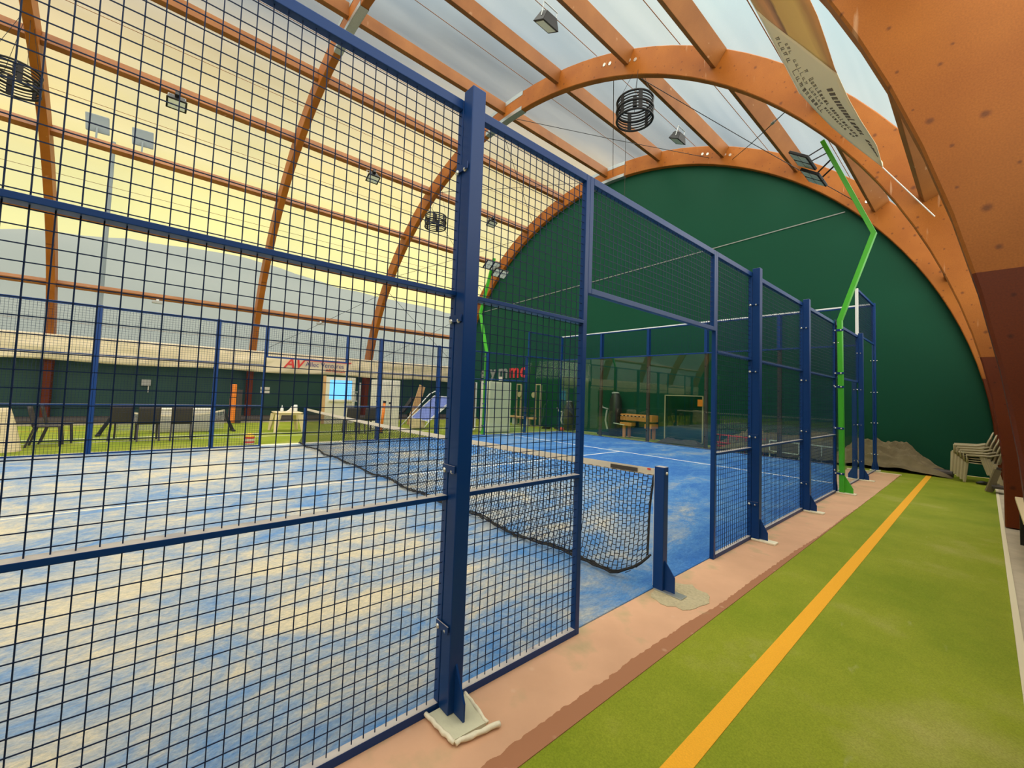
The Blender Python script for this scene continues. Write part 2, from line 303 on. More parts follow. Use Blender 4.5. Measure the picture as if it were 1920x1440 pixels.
class MB:
    def __init__(s): s.v = []; s.f = []; s.uv = None
    def add(s, vs, fs):
        b = len(s.v); s.v += [tuple(x) for x in vs]; s.f += [tuple(b + i for i in f) for f in fs]; return s
    def box(s, x0, x1, y0, y1, z0, z1):
        return s.add([(x0, y0, z0), (x1, y0, z0), (x1, y1, z0), (x0, y1, z0), (x0, y0, z1), (x1, y0, z1), (x1, y1, z1), (x0, y1, z1)],
                     [(3, 2, 1, 0), (4, 5, 6, 7), (0, 1, 5, 4), (1, 2, 6, 5), (2, 3, 7, 6), (3, 0, 4, 7)])
    def bar(s, p, q, w, h=None, up=(0, 0, 1)):
        p, q = V(p), V(q); h = h or w; d = (q - p).normalized(); up = V(up)
        if abs(d.dot(up)) > 0.98: up = V((1, 0, 0))
        a = d.cross(up).normalized(); u = a.cross(d).normalized()
        vs = []
        for c in (p, q):
            for i, j in ((-1, -1), (1, -1), (1, 1), (-1, 1)): vs.append(c + a * (i * w / 2) + u * (j * h / 2))
        return s.add(vs, [(0, 1, 2, 3), (7, 6, 5, 4), (0, 4, 5, 1), (1, 5, 6, 2), (2, 6, 7, 3), (3, 7, 4, 0)])
    def tube(s, pts, r, n=8, closed=False, rs=None):
        pts = [V(p) for p in pts]; m = len(pts); b = len(s.v); prev = None
        for i, p in enumerate(pts):
            if closed: d = (pts[(i + 1) % m] - pts[i - 1]).normalized()
            else: d = (pts[min(i + 1, m - 1)] - pts[max(i - 1, 0)]).normalized()
            if prev is None:
                up = V((0, 0, 1)) if abs(d.z) < 0.95 else V((1, 0, 0)); a = d.cross(up).normalized()
            else:
                a = (prev - d * prev.dot(d)).normalized()
            prev = a; u = a.cross(d)
            rr = rs[i] if rs else r
            for k in range(n):
                t = 2 * pi * k / n; s.v.append(tuple(p + a * (cos(t) * rr) + u * (sin(t) * rr)))
        for i in range(m if closed else m - 1):
            j = (i + 1) % m
            for k in range(n):
                k2 = (k + 1) % n
                s.f.append((b + i * n + k, b + i * n + k2, b + j * n + k2, b + j * n + k))
        if not closed:
            s.f.append(tuple(b + k for k in range(n))[::-1]); s.f.append(tuple(b + (m - 1) * n + k for k in range(n)))
        return s
    def lathe(s, prof, cx=0, cy=0, n=20):
        b = len(s.v); m = len(prof)
        for r, z in prof:
            for k in range(n):
                t = 2 * pi * k / n; s.v.append((cx + r * cos(t), cy + r * sin(t), z))
        for i in range(m - 1):
            for k in range(n):
                k2 = (k + 1) % n
                s.f.append((b + i * n + k, b + i * n + k2, b + (i + 1) * n + k2, b + (i + 1) * n + k))
        s.f.append(tuple(b + k for k in range(n))[::-1]); s.f.append(tuple(b + (m - 1) * n + k for k in range(n)))
        return s
    def prism(s, poly, d):
        d = V(d); n = len(poly); b = len(s.v)
        s.v += [tuple(V(p)) for p in poly] + [tuple(V(p) + d) for p in poly]
        s.f.append(tuple(range(b, b + n))[::-1]); s.f.append(tuple(range(b + n, b + 2 * n)))
        for i in range(n):
            j = (i + 1) % n; s.f.append((b + i, b + j, b + n + j, b + n + i))
        return s
    def grid(s, fn, nu, nv):
        b = len(s.v)
        for i in range(nu + 1):
            for j in range(nv + 1): s.v.append(tuple(fn(i / nu, j / nv)))
        for i in range(nu):
            for j in range(nv):
                a = b + i * (nv + 1) + j; s.f.append((a, a + nv + 1, a + nv + 2, a + 1))
        return s
    def build(s, name, mat, parent=None, smooth=False, world=True, bevel=0, solid=0, loc=None):
        me = bpy.data.meshes.new(name)
        off = V((0, 0, 0))
        if parent is not None and world: off = OFF.get(parent.name, V((0, 0, 0)))
        if parent is None and loc is not None: off = V(loc)
        me.from_pydata([tuple(V(v) - off) for v in s.v], [], s.f)
        me.validate()
        if len(s.f) < 20000 and name not in ('wire_mesh',):
            bm = bmesh.new(); bm.from_mesh(me); bmesh.ops.recalc_face_normals(bm, faces=bm.faces); bm.to_mesh(me); bm.free()
        me.materials.append(M[mat] if isinstance(mat, str) else mat)
        if smooth:
            for p in me.polygons: p.use_smooth = True
        o = bpy.data.objects.new(name, me); C.objects.link(o)
        if parent is not None: o.parent = parent
        elif loc is not None: o.location = loc
        OFF[o.name] = off
        if solid:
            md = o.modifiers.new('solid', 'SOLIDIFY'); md.thickness = solid; md.offset = 0
        if bevel:
            md = o.modifiers.new('bevel', 'BEVEL'); md.width = bevel; md.segments = 2; md.limit_method = 'ANGLE'
        return o

KIDS = {}
def children(o): return [c for c in bpy.data.objects if c.parent == o]
def copy_tree(o, parent=None):
    c = o.copy(); C.objects.link(c)
    if parent is not None: c.parent = parent
    for ch in children(o): copy_tree(ch, c)
    return c

def dup(o, loc, rz, label, group=None):
    c = copy_tree(o); c.location = loc; c.rotation_euler = (0, 0, rz); c['label'] = label
    if group: c['group'] = group
    return c

def structure(o): o['kind'] = 'structure'; return o

# ------------------------------------------------------------------ building: elliptical timber arches
CX, CZ, RX, RZ, E = -8.78, 0.43, 10.67, 10.27, 1.02
def arc(th, off=0.0, y=0.0):
    c, s_ = cos(th), sin(th)
    x = CX + RX * copysign(abs(c) ** E, c); z = CZ + RZ * abs(s_) ** E
    n = V((c / RX, 0, s_ / RZ)).normalized()
    return V((x, y, z)) + n * off

def arch_path(off, th0=0.0, th1=pi, n=72, legs=True):
    pts = []
    if legs:
        pts.append(V((CX + RX + off, 0, 0.02)))
    for i in range(n + 1):
        pts.append(arc(th0 + (th1 - th0) * i / n, off))
    if legs:
        pts.append(V((CX - RX - off, 0, 0.02)))
    return pts

AW = 0.20; AD = 0.60
ARCH_BACK = [-22.5, -16.9, -11.3, -5.72, 0.30, 5.54, 11.3]
arch_labels = [
    'orange glulam arch at the far south end behind the photographer',
    'second orange glulam arch from the south end behind the photographer',
    'third orange glulam arch from the south end behind the photographer',
    'orange glulam timber arch crossing the far left edge, black cage hanging from it',
    'huge near orange glulam arch filling the upper right corner, knots and dark painted foot',
    'orange glulam arch in mid hall with the large round black cage below its crown',
    'orange glulam arch framing the dark green end wall']
for k, yb in enumerate(ARCH_BACK):
    y0, y1 = yb - AW, yb
    ob = thing('timber_arch', arch_labels[k], 'arch', (CX, yb - AW / 2, 0), 'glulam arches of the hall')
    b = MB(); c_ = 0.014
    inner = arch_path(0.0); inc = arch_path(c_); outer = arch_path(AD); outc = arch_path(AD - c_)
    ring = []
    for i in range(len(inner)):
        ring.append([(inc[i], y0), (outc[i], y0), (outer[i], y0 + c_), (outer[i], y1 - c_), (outc[i], y1), (inc[i], y1), (inner[i], y1 - c_), (inner[i], y0 + c_)])
    for rg in ring:
        for p, y in rg: b.v.append((p.x, y, p.z))
    for i in range(len(ring) - 1):
        for j in range(8):
            j2 = (j + 1) % 8
            b.f.append((i * 8 + j, i * 8 + j2, (i + 1) * 8 + j2, (i + 1) * 8 + j))
    b.f.append(tuple(range(8))); b.f.append(tuple(range((len(ring) - 1) * 8, len(ring) * 8))[::-1])
    b.build('beam', 'wood', ob)
    # steel joint plates at the crown, on the outer and the inner edge
    for (o0, o1) in ((AD - 0.13, AD + 0.012), (-0.012, 0.11)):
        q = MB(); n = 8
        for yy0, yy1 in ((y0 - 0.008, y0), (y1, y1 + 0.008)):
            bb = len(q.v)
            for i in range(n + 1):
                th = radians(85 + 10.5 * i / n)
                for of in (o0, o1):
                    p = arc(th, of)
                    q.v.append((p.x, yy0, p.z)); q.v.append((p.x, yy1, p.z))
            for i in range(n):
                a = bb + 4 * i; c4 = a + 4
                for (p0, p1) in ((0, 1), (1, 3), (3, 2), (2, 0)): q.f.append((a + p0, a + p1, c4 + p1, c4 + p0))
        of = o1 if o0 > 0.2 else o0
        q.grid(lambda u, w: (lambda p: (p.x, y0 - 0.008 + w * (AW + 0.016), p.z))(arc(radians(85 + 10.5 * u), of)), 8, 1)
        q.build('joint_plate', 'steel', ob)
    if k >= 3:
        for th_d in ((62.3, 66.6, 37.8) if k != 4 else (62.3,)):
            for d in (0, 1.0):
                p = arc(radians(th_d + d), 0.33)
                MB().tube([(p.x, y0 - 0.012, p.z), (p.x, y0 + 0.002, p.z)], 0.045, 12).build('washer', 'bolt', ob)

# purlins between the arches
bay_name = ['southernmost bay', 'second bay from the south', 'bay behind the photographer', 'bay left of the near arch', 'bay before the middle arch', 'bay next to the green wall']
for k in range(6):
    ya, yb = ARCH_BACK[k], ARCH_BACK[k + 1] - AW
    for i in range(11):
        th = radians(90 + 13.2 * (i - 5))
        cen = arc(th, 0.42); tdir = (arc(th + 0.01, 0.42) - arc(th - 0.01, 0.42)).normalized(); nd = V((-tdir.z, 0, tdir.x))
        if nd.dot(arc(th, 1) - arc(th, 0)) < 0: nd = -nd
        side = 'the right slope' if i < 5 else 'the left slope'
        lab = 'brown purlin, %s on %s, %s' % (ORD[i], side, bay_name[k]) if i != 5 else 'brown timber purlin along the crown, ' + bay_name[k]
        vs = []
        for y in (ya + 0.001, yb - 0.001):
            for (a, c2) in ((-0.075, -0.18), (0.075, -0.18), (0.075, 0.18), (-0.075, 0.18)):
                p = cen + tdir * a + nd * c2; vs.append((p.x, y, p.z))
        b = MB(); b.add(vs, [(0, 1, 2, 3), (7, 6, 5, 4), (0, 4, 5, 1), (1, 5, 6, 2), (2, 6, 7, 3), (3, 7, 4, 0)])
        o = b.build('purlin', 'purlin', loc=(cen.x, (ya + yb) / 2, cen.z), bevel=0.006)
        tag(o, lab, 'purlin', 'timber purlins under the membrane')

# membrane
TH0, TH1 = radians(13.2), radians(166.8)
def mem(u, w):
    th = TH0 + (TH1 - TH0) * u; y = -22.8 + (11.42 + 22.8) * w
    sag = 0.0
    return arc(th, 0.615, y)
o = MB().grid(mem, 96, 40).build('ceiling', 'membrane', smooth=True); structure(o)
tag(o, 'translucent white membrane roof over the timber arches', 'ceiling')
# welded seams of the membrane
for k in range(6):
    ya, yb = ARCH_BACK[k], ARCH_BACK[k + 1] - AW
    b = MB()
    for i in range(-1, 11):
        th = radians(90 + 13.2 * (i - 5) + 6.6 + (0.7 if i > 4 else -0.7))
        if th < TH0 or th > TH1: continue
        p = arc(th, 0.60)
        b.bar((p.x, ya, p.z), (p.x, yb, p.z), 0.014, 0.008)
    s_ = b.build('trim_%d' % (k + 1), 'purlin'); structure(s_); tag(s_, 'thin welded seams of the roof membrane, ' + bay_name[k], 'seam')

# bracing cables
def cable(p, q, lab, r=0.009):
    o = MB().tube([p, (V(p) + V(q)) / 2 + V((0, 0, -0.03)), q], r, 6).build('bracing_cable', 'blacksteel', loc=tuple(V(p)))
    tag(o, lab, 'cable', 'steel bracing cables')
def A(th, off, y): return tuple(arc(radians(th), off, y))
for (a, c2, l1, l2) in ((66, 88, 'right of the crown, dropping behind the large black cage', 'from the middle arch crown down right toward the green wall arch'),
                    (40, 61.5, 'rising left behind the banner from the lower right', 'descending right toward the green light mast lamps'),
                    (92, 114, 'left of the crown, falling left behind the upper mesh', 'left of the crown, rising right behind the upper mesh'),
                    (118.5, 140, 'on the far left slope, upper one falling left', 'on the far left slope, upper one rising right'),
                    (145, 166, 'low on the far left slope, falling to the band', 'low on the far left slope, rising from the band')):
    cable(A(a, 0.02, 5.54), A(c2, 0.2, 11.1), 'thin bracing cable ' + l1)
    cable(A(c2, 0.02, 5.54), A(a, 0.2, 11.1), 'thin bracing cable ' + l2)
cable(A(145, 0.02, 5.34), A(166, 0.1, 0.30), 'thin bracing cable beyond the court, falling left toward the near arch')
p_, q_ = V(A(40, 0.02, 5.54)), V(A(61.5, 0.2, 11.1))
o = MB().tube([p_.lerp(q_, 0.12), p_.lerp(q_, 0.16)], 0.03, 8).build('turnbuckle', 'steel', loc=tuple(p_.lerp(q_, 0.12))); tag(o, 'small steel turnbuckle on the bracing cable beneath the middle arch', 'turnbuckle')

# ------------------------------------------------------------------ shell walls and ground
def end_wall(name, y, lab):
    b = MB(); top = [arc(radians(t), 0.30) for t in range(0, 181, 3)]
    poly = [(CX + RX + 0.3, y, 0)] + [(p.x, y, p.z) for p in top] + [(CX - RX - 0.3, y, 0)]
    b.prism(poly, (0, 0.05 if y > 0 else -0.05, 0))
    o = b.build(name, 'greenwall'); structure(o); tag(o, lab, 'wall'); return o
wn = end_wall('wall_north', 11.302, 'dark green canvas end wall under the last arch')
end_wall('wall_south', -22.76, 'dark green canvas end wall behind the photographer')
# thin pale seam stitched across the green wall
b = MB(); 
P0, P1 = V((-17.55, 11.285, 6.2)), V((-0.75, 11.285, 6.95))
b.bar(P0, P1, 0.012, 0.03)
b.build('seam', 'grey_letters', wn)
b = MB().box(-19.92, -19.86, -22.7, 2.2, 0, 2.75); b.box(-19.92, -19.86, 2.2, 11.3, 0, 2.75)
o = b.build('wall_west', 'greenwall2'); structure(o); tag(o, 'dark green canvas side wall behind the arch feet on the far side', 'wall')
b = MB().box(-19.86, -19.80, -22.7, 11.3, 0.45, 0.62)
b.build('hem', 'greenwall2', o)
b = MB().box(2.52, 2.58, -22.7, 11.3, 0, 2.9)
o = b.build('wall_east', 'greenwall2'); structure(o); tag(o, 'dark green canvas side wall behind the near arch feet', 'wall')
# outdoors
o = MB().box(-140, -20.6, -90, 130, -0.4, -0.3).build('ground', 'ground_out'); structure(o); tag(o, 'ground outside the hall', 'ground')
prof = [(-90, 14), (-60, 15), (-30, 15.5), (-16.7, 17.3), (-12.7, 18.4), (-5.8, 19.2), (0, 19.8), (5.9, 20.1), (13, 19.0), (20.7, 18.1), (34.8, 17.7), (42, 17.2), (60, 15), (90, 13), (130, 12)]
def hgt(y):
    for (a, ha), (c2, hc) in zip(prof, prof[1:]):
        if a <= y <= c2: return ha + (hc - ha) * (y - a) / (c2 - a)
    return 13
def hillf(u, w):
    y = -90 + 220 * w; h = hgt(y) + 0.35 * noise.noise(V((y * 0.25, 3, 1)))
    x = -42 - 60 * u
    k = min(1, u / 0.466)
    z = h * (sin(k * pi / 2) ** 0.9) if u < 0.466 else h * (1 - (u - 0.466) * 0.8)
    return (x, y, z - 0.3)
o = MB().grid(hillf, 30, 110).build('hill', 'hill', smooth=True); structure(o); tag(o, 'hazy wooded hillside seen through the membrane', 'hill')
ft = thing('floodlight_tower', 'blurred twin floodlight on a tall pole outside, seen through the membrane', 'floodlight tower', (-32, -5.6, -0.3))
MB().tube([(-32, -5.6, -0.3), (-32, -5.6, 15.6)], 0.11, 10, rs=[0.16, 0.10]).build('pole', 'bluegrey', ft)
MB().bar((-32, -7.0, 15.35), (-32, -3.9, 15.45), 0.12).build('crossbar', 'bluegrey', ft)
for yy in (-6.35, -4.35):
    q = MB(); q.add([], [])
    q.bar((-32.2, yy - 0.5, 16.45), (-32.2, yy + 0.5, 16.5), 0.35, 0.95, up=(0.35, 0, 1)).build('lamp_head', 'bluegrey', ft, bevel=0.04)
    MB().bar((-32, yy, 15.4), (-32.1, yy, 16.2), 0.08).build('bracket', 'bluegrey', ft)

# ------------------------------------------------------------------ floors
o = MB().box(-17.6, 1.85, -22.7, 11.3, -0.06, -0.004).build('floor', 'turf'); structure(o); tag(o, 'green artificial turf around the blue court', 'floor')
MB().box(0.84, 0.93, -22.6, 11.1, -0.004, -0.001).build('line_marking', 'yellowline', o)
MB().box(-15.6, -15.54, -22.6, -4.3, -0.004, -0.001).build('line_marking', 'yellowline', o)
MB().box(-13.2, -13.16, -22.6, 11.0, -0.004, -0.001).build('line_marking', 'whiteline', o)
MB().box(-12.3, -12.27, -22.6, 11.0, -0.004, -0.001).build('line_marking', 'whiteline', o)
MB().box(-10.36, -10.06, -10.2, 10.2, -0.004, -0.0005).build('kerb', 'mortar', o)
o = MB().box(-0.02, 0.475, -22.6, 9.72, -0.03, 0.0).build('floor_strip', 'strip'); structure(o); tag(o, 'pinkish concrete strip between the fence and the green turf', 'floor')
# ragged bare patch around the near net post
b = MB(); rr = random.Random(3); pts = []
for i in range(26):
    t = 2 * pi * i / 26; r_ = 1 + rr.uniform(-0.12, 0.12)
    pts.append((0.17 + 0.20 * cos(t) * r_, 0.04 + 0.24 * sin(t) * r_, 0.0))
b.prism([(max(p[0], -0.015), p[1], 0.0) for p in pts], (0, 0, 0.004)).build('bare_patch', 'patch', o)
MB().box(0.0, 0.49, 9.72, 9.75, -0.02, 0.012).build('end_edging', 'mortar', o)
o = MB().box(-10.02, -0.02, -10, 10, -0.03, 0.010).build('floor_court', 'court', bevel=0.006); structure(o); tag(o, 'blue artificial turf of the padel court with patches of pale sand', 'floor')
MB().box(-9.98, -0.06, 6.925, 6.975, 0.010, 0.0125).build('service_line', 'whiteline', o)
MB().box(-9.98, -0.06, -6.975, -6.925, 0.010, 0.0125).build('service_line', 'whiteline', o)
MB().box(-5.03, -4.98, 0.2, 6.95, 0.0101, 0.0127).build('centre_line', 'whiteline', o)
MB().box(-5.025, -4.985, -6.95, -0.2, 0.0101, 0.0127).build('centre_line', 'tape', o)
o = MB().box(-19.9, -17.6, -22.7, 11.3, -0.06, 0.14).build('floor_ledge', 'darkbrown'); structure(o); tag(o, 'dark low ledge at the foot of the far side wall', 'ledge')
MB().box(-17.62, -17.52, -22.6, 11.3, -0.004, 0.05).build('kerb', 'paver', o)
b = MB().box(1.885, 2.55, -22.7, 11.3, -0.06, 0.003)
o = b.build('floor_paving', 'paver'); structure(o); tag(o, 'pale paving slabs along the near arch feet', 'floor')
MB().box(1.85, 1.885, -22.7, 11.3, -0.05, 0.012).build('edging', 'edging', o)

# ------------------------------------------------------------------ fence
def wire_mb(fn, w, z0, z1, step=0.05, tv=0.0036, thz=0.0031):
    """wires of a panel running from 0 to w along the fence, z0..z1; fn maps (along, across, z) to world"""
    b = MB(); n = int(round(w / step)); m = int(round((z1 - z0) / step))
    def wb(a0, a1, c0, c1, za, zb):
        vs = [fn(a, c, z) for (a, c, z) in ((a0, c0, za), (a1, c0, za), (a1, c1, za), (a0, c1, za), (a0, c0, zb), (a1, c0, zb), (a1, c1, zb), (a0, c1, zb))]
        b.add(vs, [(0, 1, 5, 4), (1, 2, 6, 5), (2, 3, 7, 6), (3, 0, 4, 7)] if zb - za > 0.01 else [(0, 1, 2, 3), (4, 5, 6, 7), (0, 1, 5, 4), (2, 3, 7, 6)])
    for i in range(1, n):
        a = i * w / n; wb(a - tv / 2, a + tv / 2, -tv / 2, tv / 2, z0, z1)
    for j in range(1, m):
        z = z0 + j * (z1 - z0) / m; wb(0, w, 0.0008, 0.0008 + thz, z - thz / 2, z + thz / 2)
    return b

def side_fn(x, y0, flip=1): return lambda a, c, z: (x + c * flip, y0 + a, z)
def back_fn(y, x0): return lambda a, c, z: (x0 + a, y + c, z)
T = 0.04
def rail(b, fn, a0, a1, z0, z1, t=T):
    vs = [fn(a, c, z) for (a, c, z) in ((a0, -t / 2, z0), (a1, -t / 2, z0), (a1, t / 2, z0), (a0, t / 2, z0), (a0, -t / 2, z1), (a1, -t / 2, z1), (a1, t / 2, z1), (a0, t / 2, z1))]
    b.add(vs, [(3, 2, 1, 0), (4, 5, 6, 7), (0, 1, 5, 4), (1, 2, 6, 5), (2, 3, 7, 6), (3, 0, 4, 7)])

def mesh_panel(fn, w, z0, z1, rails, lab, loc, group, topt=0.05):
    t = thing('mesh_fence_panel', lab, 'fence panel', loc, group)
    b = MB(); rail(b, fn, 0, T, z0, z1); rail(b, fn, w - T, w, z0, z1)
    rail(b, fn, T, w - T, z0, z0 + T); rail(b, fn, T, w - T, z1 - topt, z1)
    b.build('frame', 'blue', t, bevel=0.003)
    for z in rails:
        b = MB(); rail(b, fn, T, w - T, z - 0.011, z + 0.011, 0.054); b.build('rail', 'blue', t, bevel=0.002)
    wire_mb(fn, w - T, z0 + T, z1 - 0.03).build('wire_mesh', 'wire', t)
    return t

def glass_panel(fn, w, h, lab, loc, group):
    t = thing('glass_panel', lab, 'glass panel', loc, group)
    b = MB(); rail(b, fn, 0.012, w - 0.012, 0.03, h, 0.012); b.build('pane', 'glass', t)
    b = MB(); rail(b, fn, 0.0, w, 0.0, 0.03, 0.05); b.build('sill_rail', 'blue', t, bevel=0.003)
    return t

def bolts(t, pts, axis='y'):
    for p in pts:
        p = V(p); d = {'y': V((0, -1, 0)), 'x': V((1, 0, 0)), '-x': V((-1, 0, 0))}[axis]
        MB().tube([p, p + d * 0.008, p + d * 0.013], 0.012, 10, rs=[0.013, 0.012, 0.005]).build('bolt', 'bolt', t, smooth=True)

def fence_post(x, y, s, lab, h=3.04, big=False, base=True):
    """outer box post standing on the outside (s=+1 near side) of the fence line"""
    t = thing('fence_post', lab, 'post', (x, y, 0), 'blue steel fence posts')
    xa, xb = sorted((x + s * 0.022, x + s * 0.10))
    MB().box(xa, xb, y - 0.04, y + 0.04, 0.022, h).build('post_tube', 'blue', t, bevel=0.004)
    g = MB().prism([(x + s * 0.10, y - 0.005, 0.022), (x + s * 0.175, y - 0.005, 0.022), (x + s * 0.175, y - 0.005, 0.10), (x + s * 0.10, y - 0.005, 0.24)], (0, 0.01, 0))
    g.build('gusset', 'blue', t)
    xs = sorted((x + s * 0.024, x + s * 0.26))
    if base: MB().box(xs[0], xs[1], y - 0.055, y + 0.055, 0.0, 0.022).build('base_plate', 'mortar', t, bevel=0.006)
    for z in (0.39, 1.13, 1.86, 2.62):
        MB().box(min(x - s * 0.01, x + s * 0.09), max(x - s * 0.01, x + s * 0.09), y - 0.052, y - 0.047, z - 0.006, z + 0.028).build('clip', 'blue', t)
        if s > 0:
            bolts(t, [(x + 0.005, y - 0.047, z), (x + 0.062, y - 0.04, z)])
    return t

G_NEAR = 'mesh panels of the near fence'; G_FAR = 'mesh panels of the far fence'
mesh_panel(side_fn(0, -4.0), 1.998, 0.0, 3.0, (1.0, 2.0), 'nearest large blue mesh panel, left of the thick foreground post', (0, -3, 0), G_NEAR)
mesh_panel(side_fn(0, -1.998), 0.998, 0.0, 3.0, (1.0, 2.0), 'narrow blue mesh panel between the thick foreground post and the court entrance', (0, -1.5, 0), G_NEAR)
mesh_panel(side_fn(0, -1.0), 2.0, 2.2, 3.0, (), 'blue mesh panel above the open court entrance on the near side', (0, 0, 2.2), G_NEAR)
mesh_panel(side_fn(0, 1.0), 0.998, 0.0, 3.0, (1.0, 2.0), 'narrow blue mesh panel just beyond the open court entrance', (0, 1.5, 0), G_NEAR)
mesh_panel(side_fn(0, 2.002), 1.996, 0.0, 3.0, (1.0, 2.0), 'blue mesh panel between the two wide blue posts beyond the entrance', (0, 3, 0), G_NEAR)
mesh_panel(side_fn(0, 4.002), 1.996, 0.0, 3.0, (1.0, 2.0), 'blue mesh panel just before the green light mast', (0, 5, 0), G_NEAR)
mesh_panel(side_fn(0, 6.002), 1.996, 2.0, 3.0, (), 'blue mesh panel on top of glass behind the green light mast', (0, 7, 2), G_NEAR)
rp = mesh_panel(side_fn(0, 8.002), 1.97, 3.0, 4.0, (), 'raised blue mesh panel at the far end of the near fence', (0, 9, 3), G_NEAR)
b = MB(); rail(b, side_fn(0, 7.985), 0.0, 0.03, 3.0, 4.0, 0.05); b.build('sky_lit_edge_tube', 'whitemetal', rp)  # white colour paints the sky shine on this upright edge
glass_panel(side_fn(0, 6.0), 2.0, 2.0, 'glass pane of the near fence right behind the green light mast', (0, 7, 0), 'glass panes of the near fence')
glass_panel(side_fn(0, 8.0), 2.0, 3.0, 'tall glass pane at the far corner of the near fence', (0, 9, 0), 'glass panes of the near fence')
fence_post(0, -2.0, 1, 'thick dark blue foreground post on a cracked white mortar pad', base=False)
fence_post(0, 2.0, 1, 'wide blue post beyond the court entrance, white pad at its foot')
fence_post(0, 4.0, 1, 'second wide blue post beyond the court entrance')
fence_post(0, 6.0, 0.2, 'slim blue post directly behind the green light mast') 
fence_post(0, 8.0, 1, 'blue post between the green mast and the court corner')
fence_post(0, 9.98, 0.4, 'tall blue corner post at the far end of the near fence', h=4.02)
# the big cracked mortar pad round the foreground post
mp_ = thing('mortar_pad', 'cracked white mortar pad under the foreground post', 'pad', (0.1, -2.0, 0))
MB().prism([(0.03, -2.10, 0.0), (0.225, -2.085, 0.0), (0.235, -1.92, 0.0), (0.03, -1.885, 0.0)], (0, 0, 0.021)).build('pad_top', 'mortar_dust', mp_)
def rag(b, p, q, w, h, n=9, seed=1):
    r_ = random.Random(seed); p, q = V(p), V(q)
    pts = [p.lerp(q, i / n) + V((r_.uniform(-.003, .003), r_.uniform(-.003, .003), h / 2 + r_.uniform(-.002, .003))) for i in range(n + 1)]
    return b.tube(pts, w / 2, 8, rs=[w / 2 * r_.uniform(0.85, 1.15) for _ in pts])
rag(MB(), (0.0, -2.108, 0.008), (0.235, -2.09, 0.008), 0.022, 0.02, seed=1).build('rim', 'mortar', mp_, smooth=True)
rag(MB(), (0.238, -2.09, 0.008), (0.275, -1.87, 0.008), 0.022, 0.02, seed=2).build('rim', 'mortar', mp_, smooth=True)
rag(MB(), (0.01, -1.885, 0.008), (0.238, -1.915, 0.008), 0.018, 0.02, seed=3).build('rim', 'mortar', mp_, smooth=True)

# far side fence (mirror)
def far_mesh(y0, w, z0, z1, rails, lab): return mesh_panel(side_fn(-10, y0, -1), w, z0, z1, rails, lab, (-10, y0 + w / 2, z0), G_FAR)
far_mesh(-5.998, 1.996, 0, 3, (1, 2), 'far fence mesh panel at the left picture edge, cream draped cover behind it')
far_mesh(-3.998, 1.996, 0, 3, (1, 2), 'far fence mesh panel in front of the dark chairs and the training net')
far_mesh(-1.998, 0.998, 0, 3, (1, 2), 'narrow far fence mesh panel just left of the far entrance')
far_mesh(-1.0, 2.0, 2.2, 3, (), 'far fence mesh panel above the far court entrance')
far_mesh(1.0, 0.998, 0, 3, (1, 2), 'narrow far fence mesh panel just right of the far net post')
far_mesh(2.002, 1.996, 0, 3, (1, 2), 'far fence mesh panel in front of the white tall cabinet and orange tube')
far_mesh(4.002, 1.996, 0, 3, (1, 2), 'far fence mesh panel in front of the tilted blue table tennis board')
far_mesh(6.002, 1.996, 2, 3, (), 'far fence mesh panel over glass beside the far green mast')
far_mesh(8.002, 1.97, 3, 4, (), 'raised far fence mesh panel at the back corner')
for y0, h, lab in ((6.0, 2.0, 'far fence glass pane beside the far green mast'), (8.0, 3.0, 'tall far fence glass pane at the back corner')):
    glass_panel(side_fn(-10, y0, -1), 2.0, h, lab, (-10, y0 + 1, 0), 'glass panes of the far fence')
for y, lab in ((-4.0, 'far fence post left of the training net'), (-2.0, 'far fence post right of the training net'), (2.0, 'far fence post by the orange tube'),
               (4.0, 'far fence post in front of the tilted blue board'), (8.0, 'far fence post where the raised panel begins'), (9.98, 'far back corner post of the court')):
    fence_post(-10, y, -1 if y < 9 else -0.4, lab, h=4.02 if y > 9 else 3.02)

# back wall of the court: glass with mesh above
bl = ['leftmost', 'second', 'third', 'fourth', 'rightmost']
for i in range(5):
    x0 = -10 + 2 * i
    glass_panel(back_fn(10, x0), 2.0, 3.0, ['tall glass pane of the back wall, beside the far corner', 'tall glass pane of the back wall with the black gym machine behind', 'tall glass pane of the back wall with the framed board behind',
                'tall glass pane of the back wall seen through the near fence, red frames behind', 'tall glass pane of the back wall next to the near corner'][i], (x0 + 1, 10, 0), 'glass panes of the back wall')
    mpan = mesh_panel(back_fn(10, x0 + 0.002), 1.996, 3.0, 4.0, (), ['blue mesh panel over the back wall glass, beside the far corner', 'blue mesh panel over the back wall glass, above the black gym machine', 'blue mesh panel over the back wall glass, above the framed board',
                'blue mesh panel over the back wall glass, above the red frames', 'blue mesh panel over the back wall glass, next to the near corner'][i], (x0 + 1, 10, 3), 'mesh panels over the back wall')
    b = MB(); rail(b, back_fn(10, x0), 0.0, 2.0, 3.985, 4.02, 0.06); b.build('sky_lit_top_rail', 'whitemetal', mpan, bevel=0.003)  # rail coloured white to carry the sky reflection
    if i:
        t = thing('back_wall_post', 'dark post behind the back glass, ' + ['', 'left of the black gym machine', 'between the gym machine and the framed board', 'right of the framed board', 'behind the near mesh between the wide posts'][i], 'post', (x0, 10.06, 0), 'posts of the back wall')
        MB().box(x0 - 0.05, x0 + 0.05, 10.03, 10.11, 3.0, 3.98).build('upper_tube', 'blue', t, bevel=0.003)
        MB().box(x0 - 0.05, x0 + 0.05, 10.03, 10.11, 0, 3.0).build('lower_tube', 'darkbrown', t, bevel=0.003)
        for z in (0.4, 1.15, 1.85, 2.6):
            MB().tube([(x0, 10.0, z), (x0, 9.985, z)], 0.022, 10).build('glass_clamp', 'blacksteel', t)
b = MB()
for i in range(5): pass
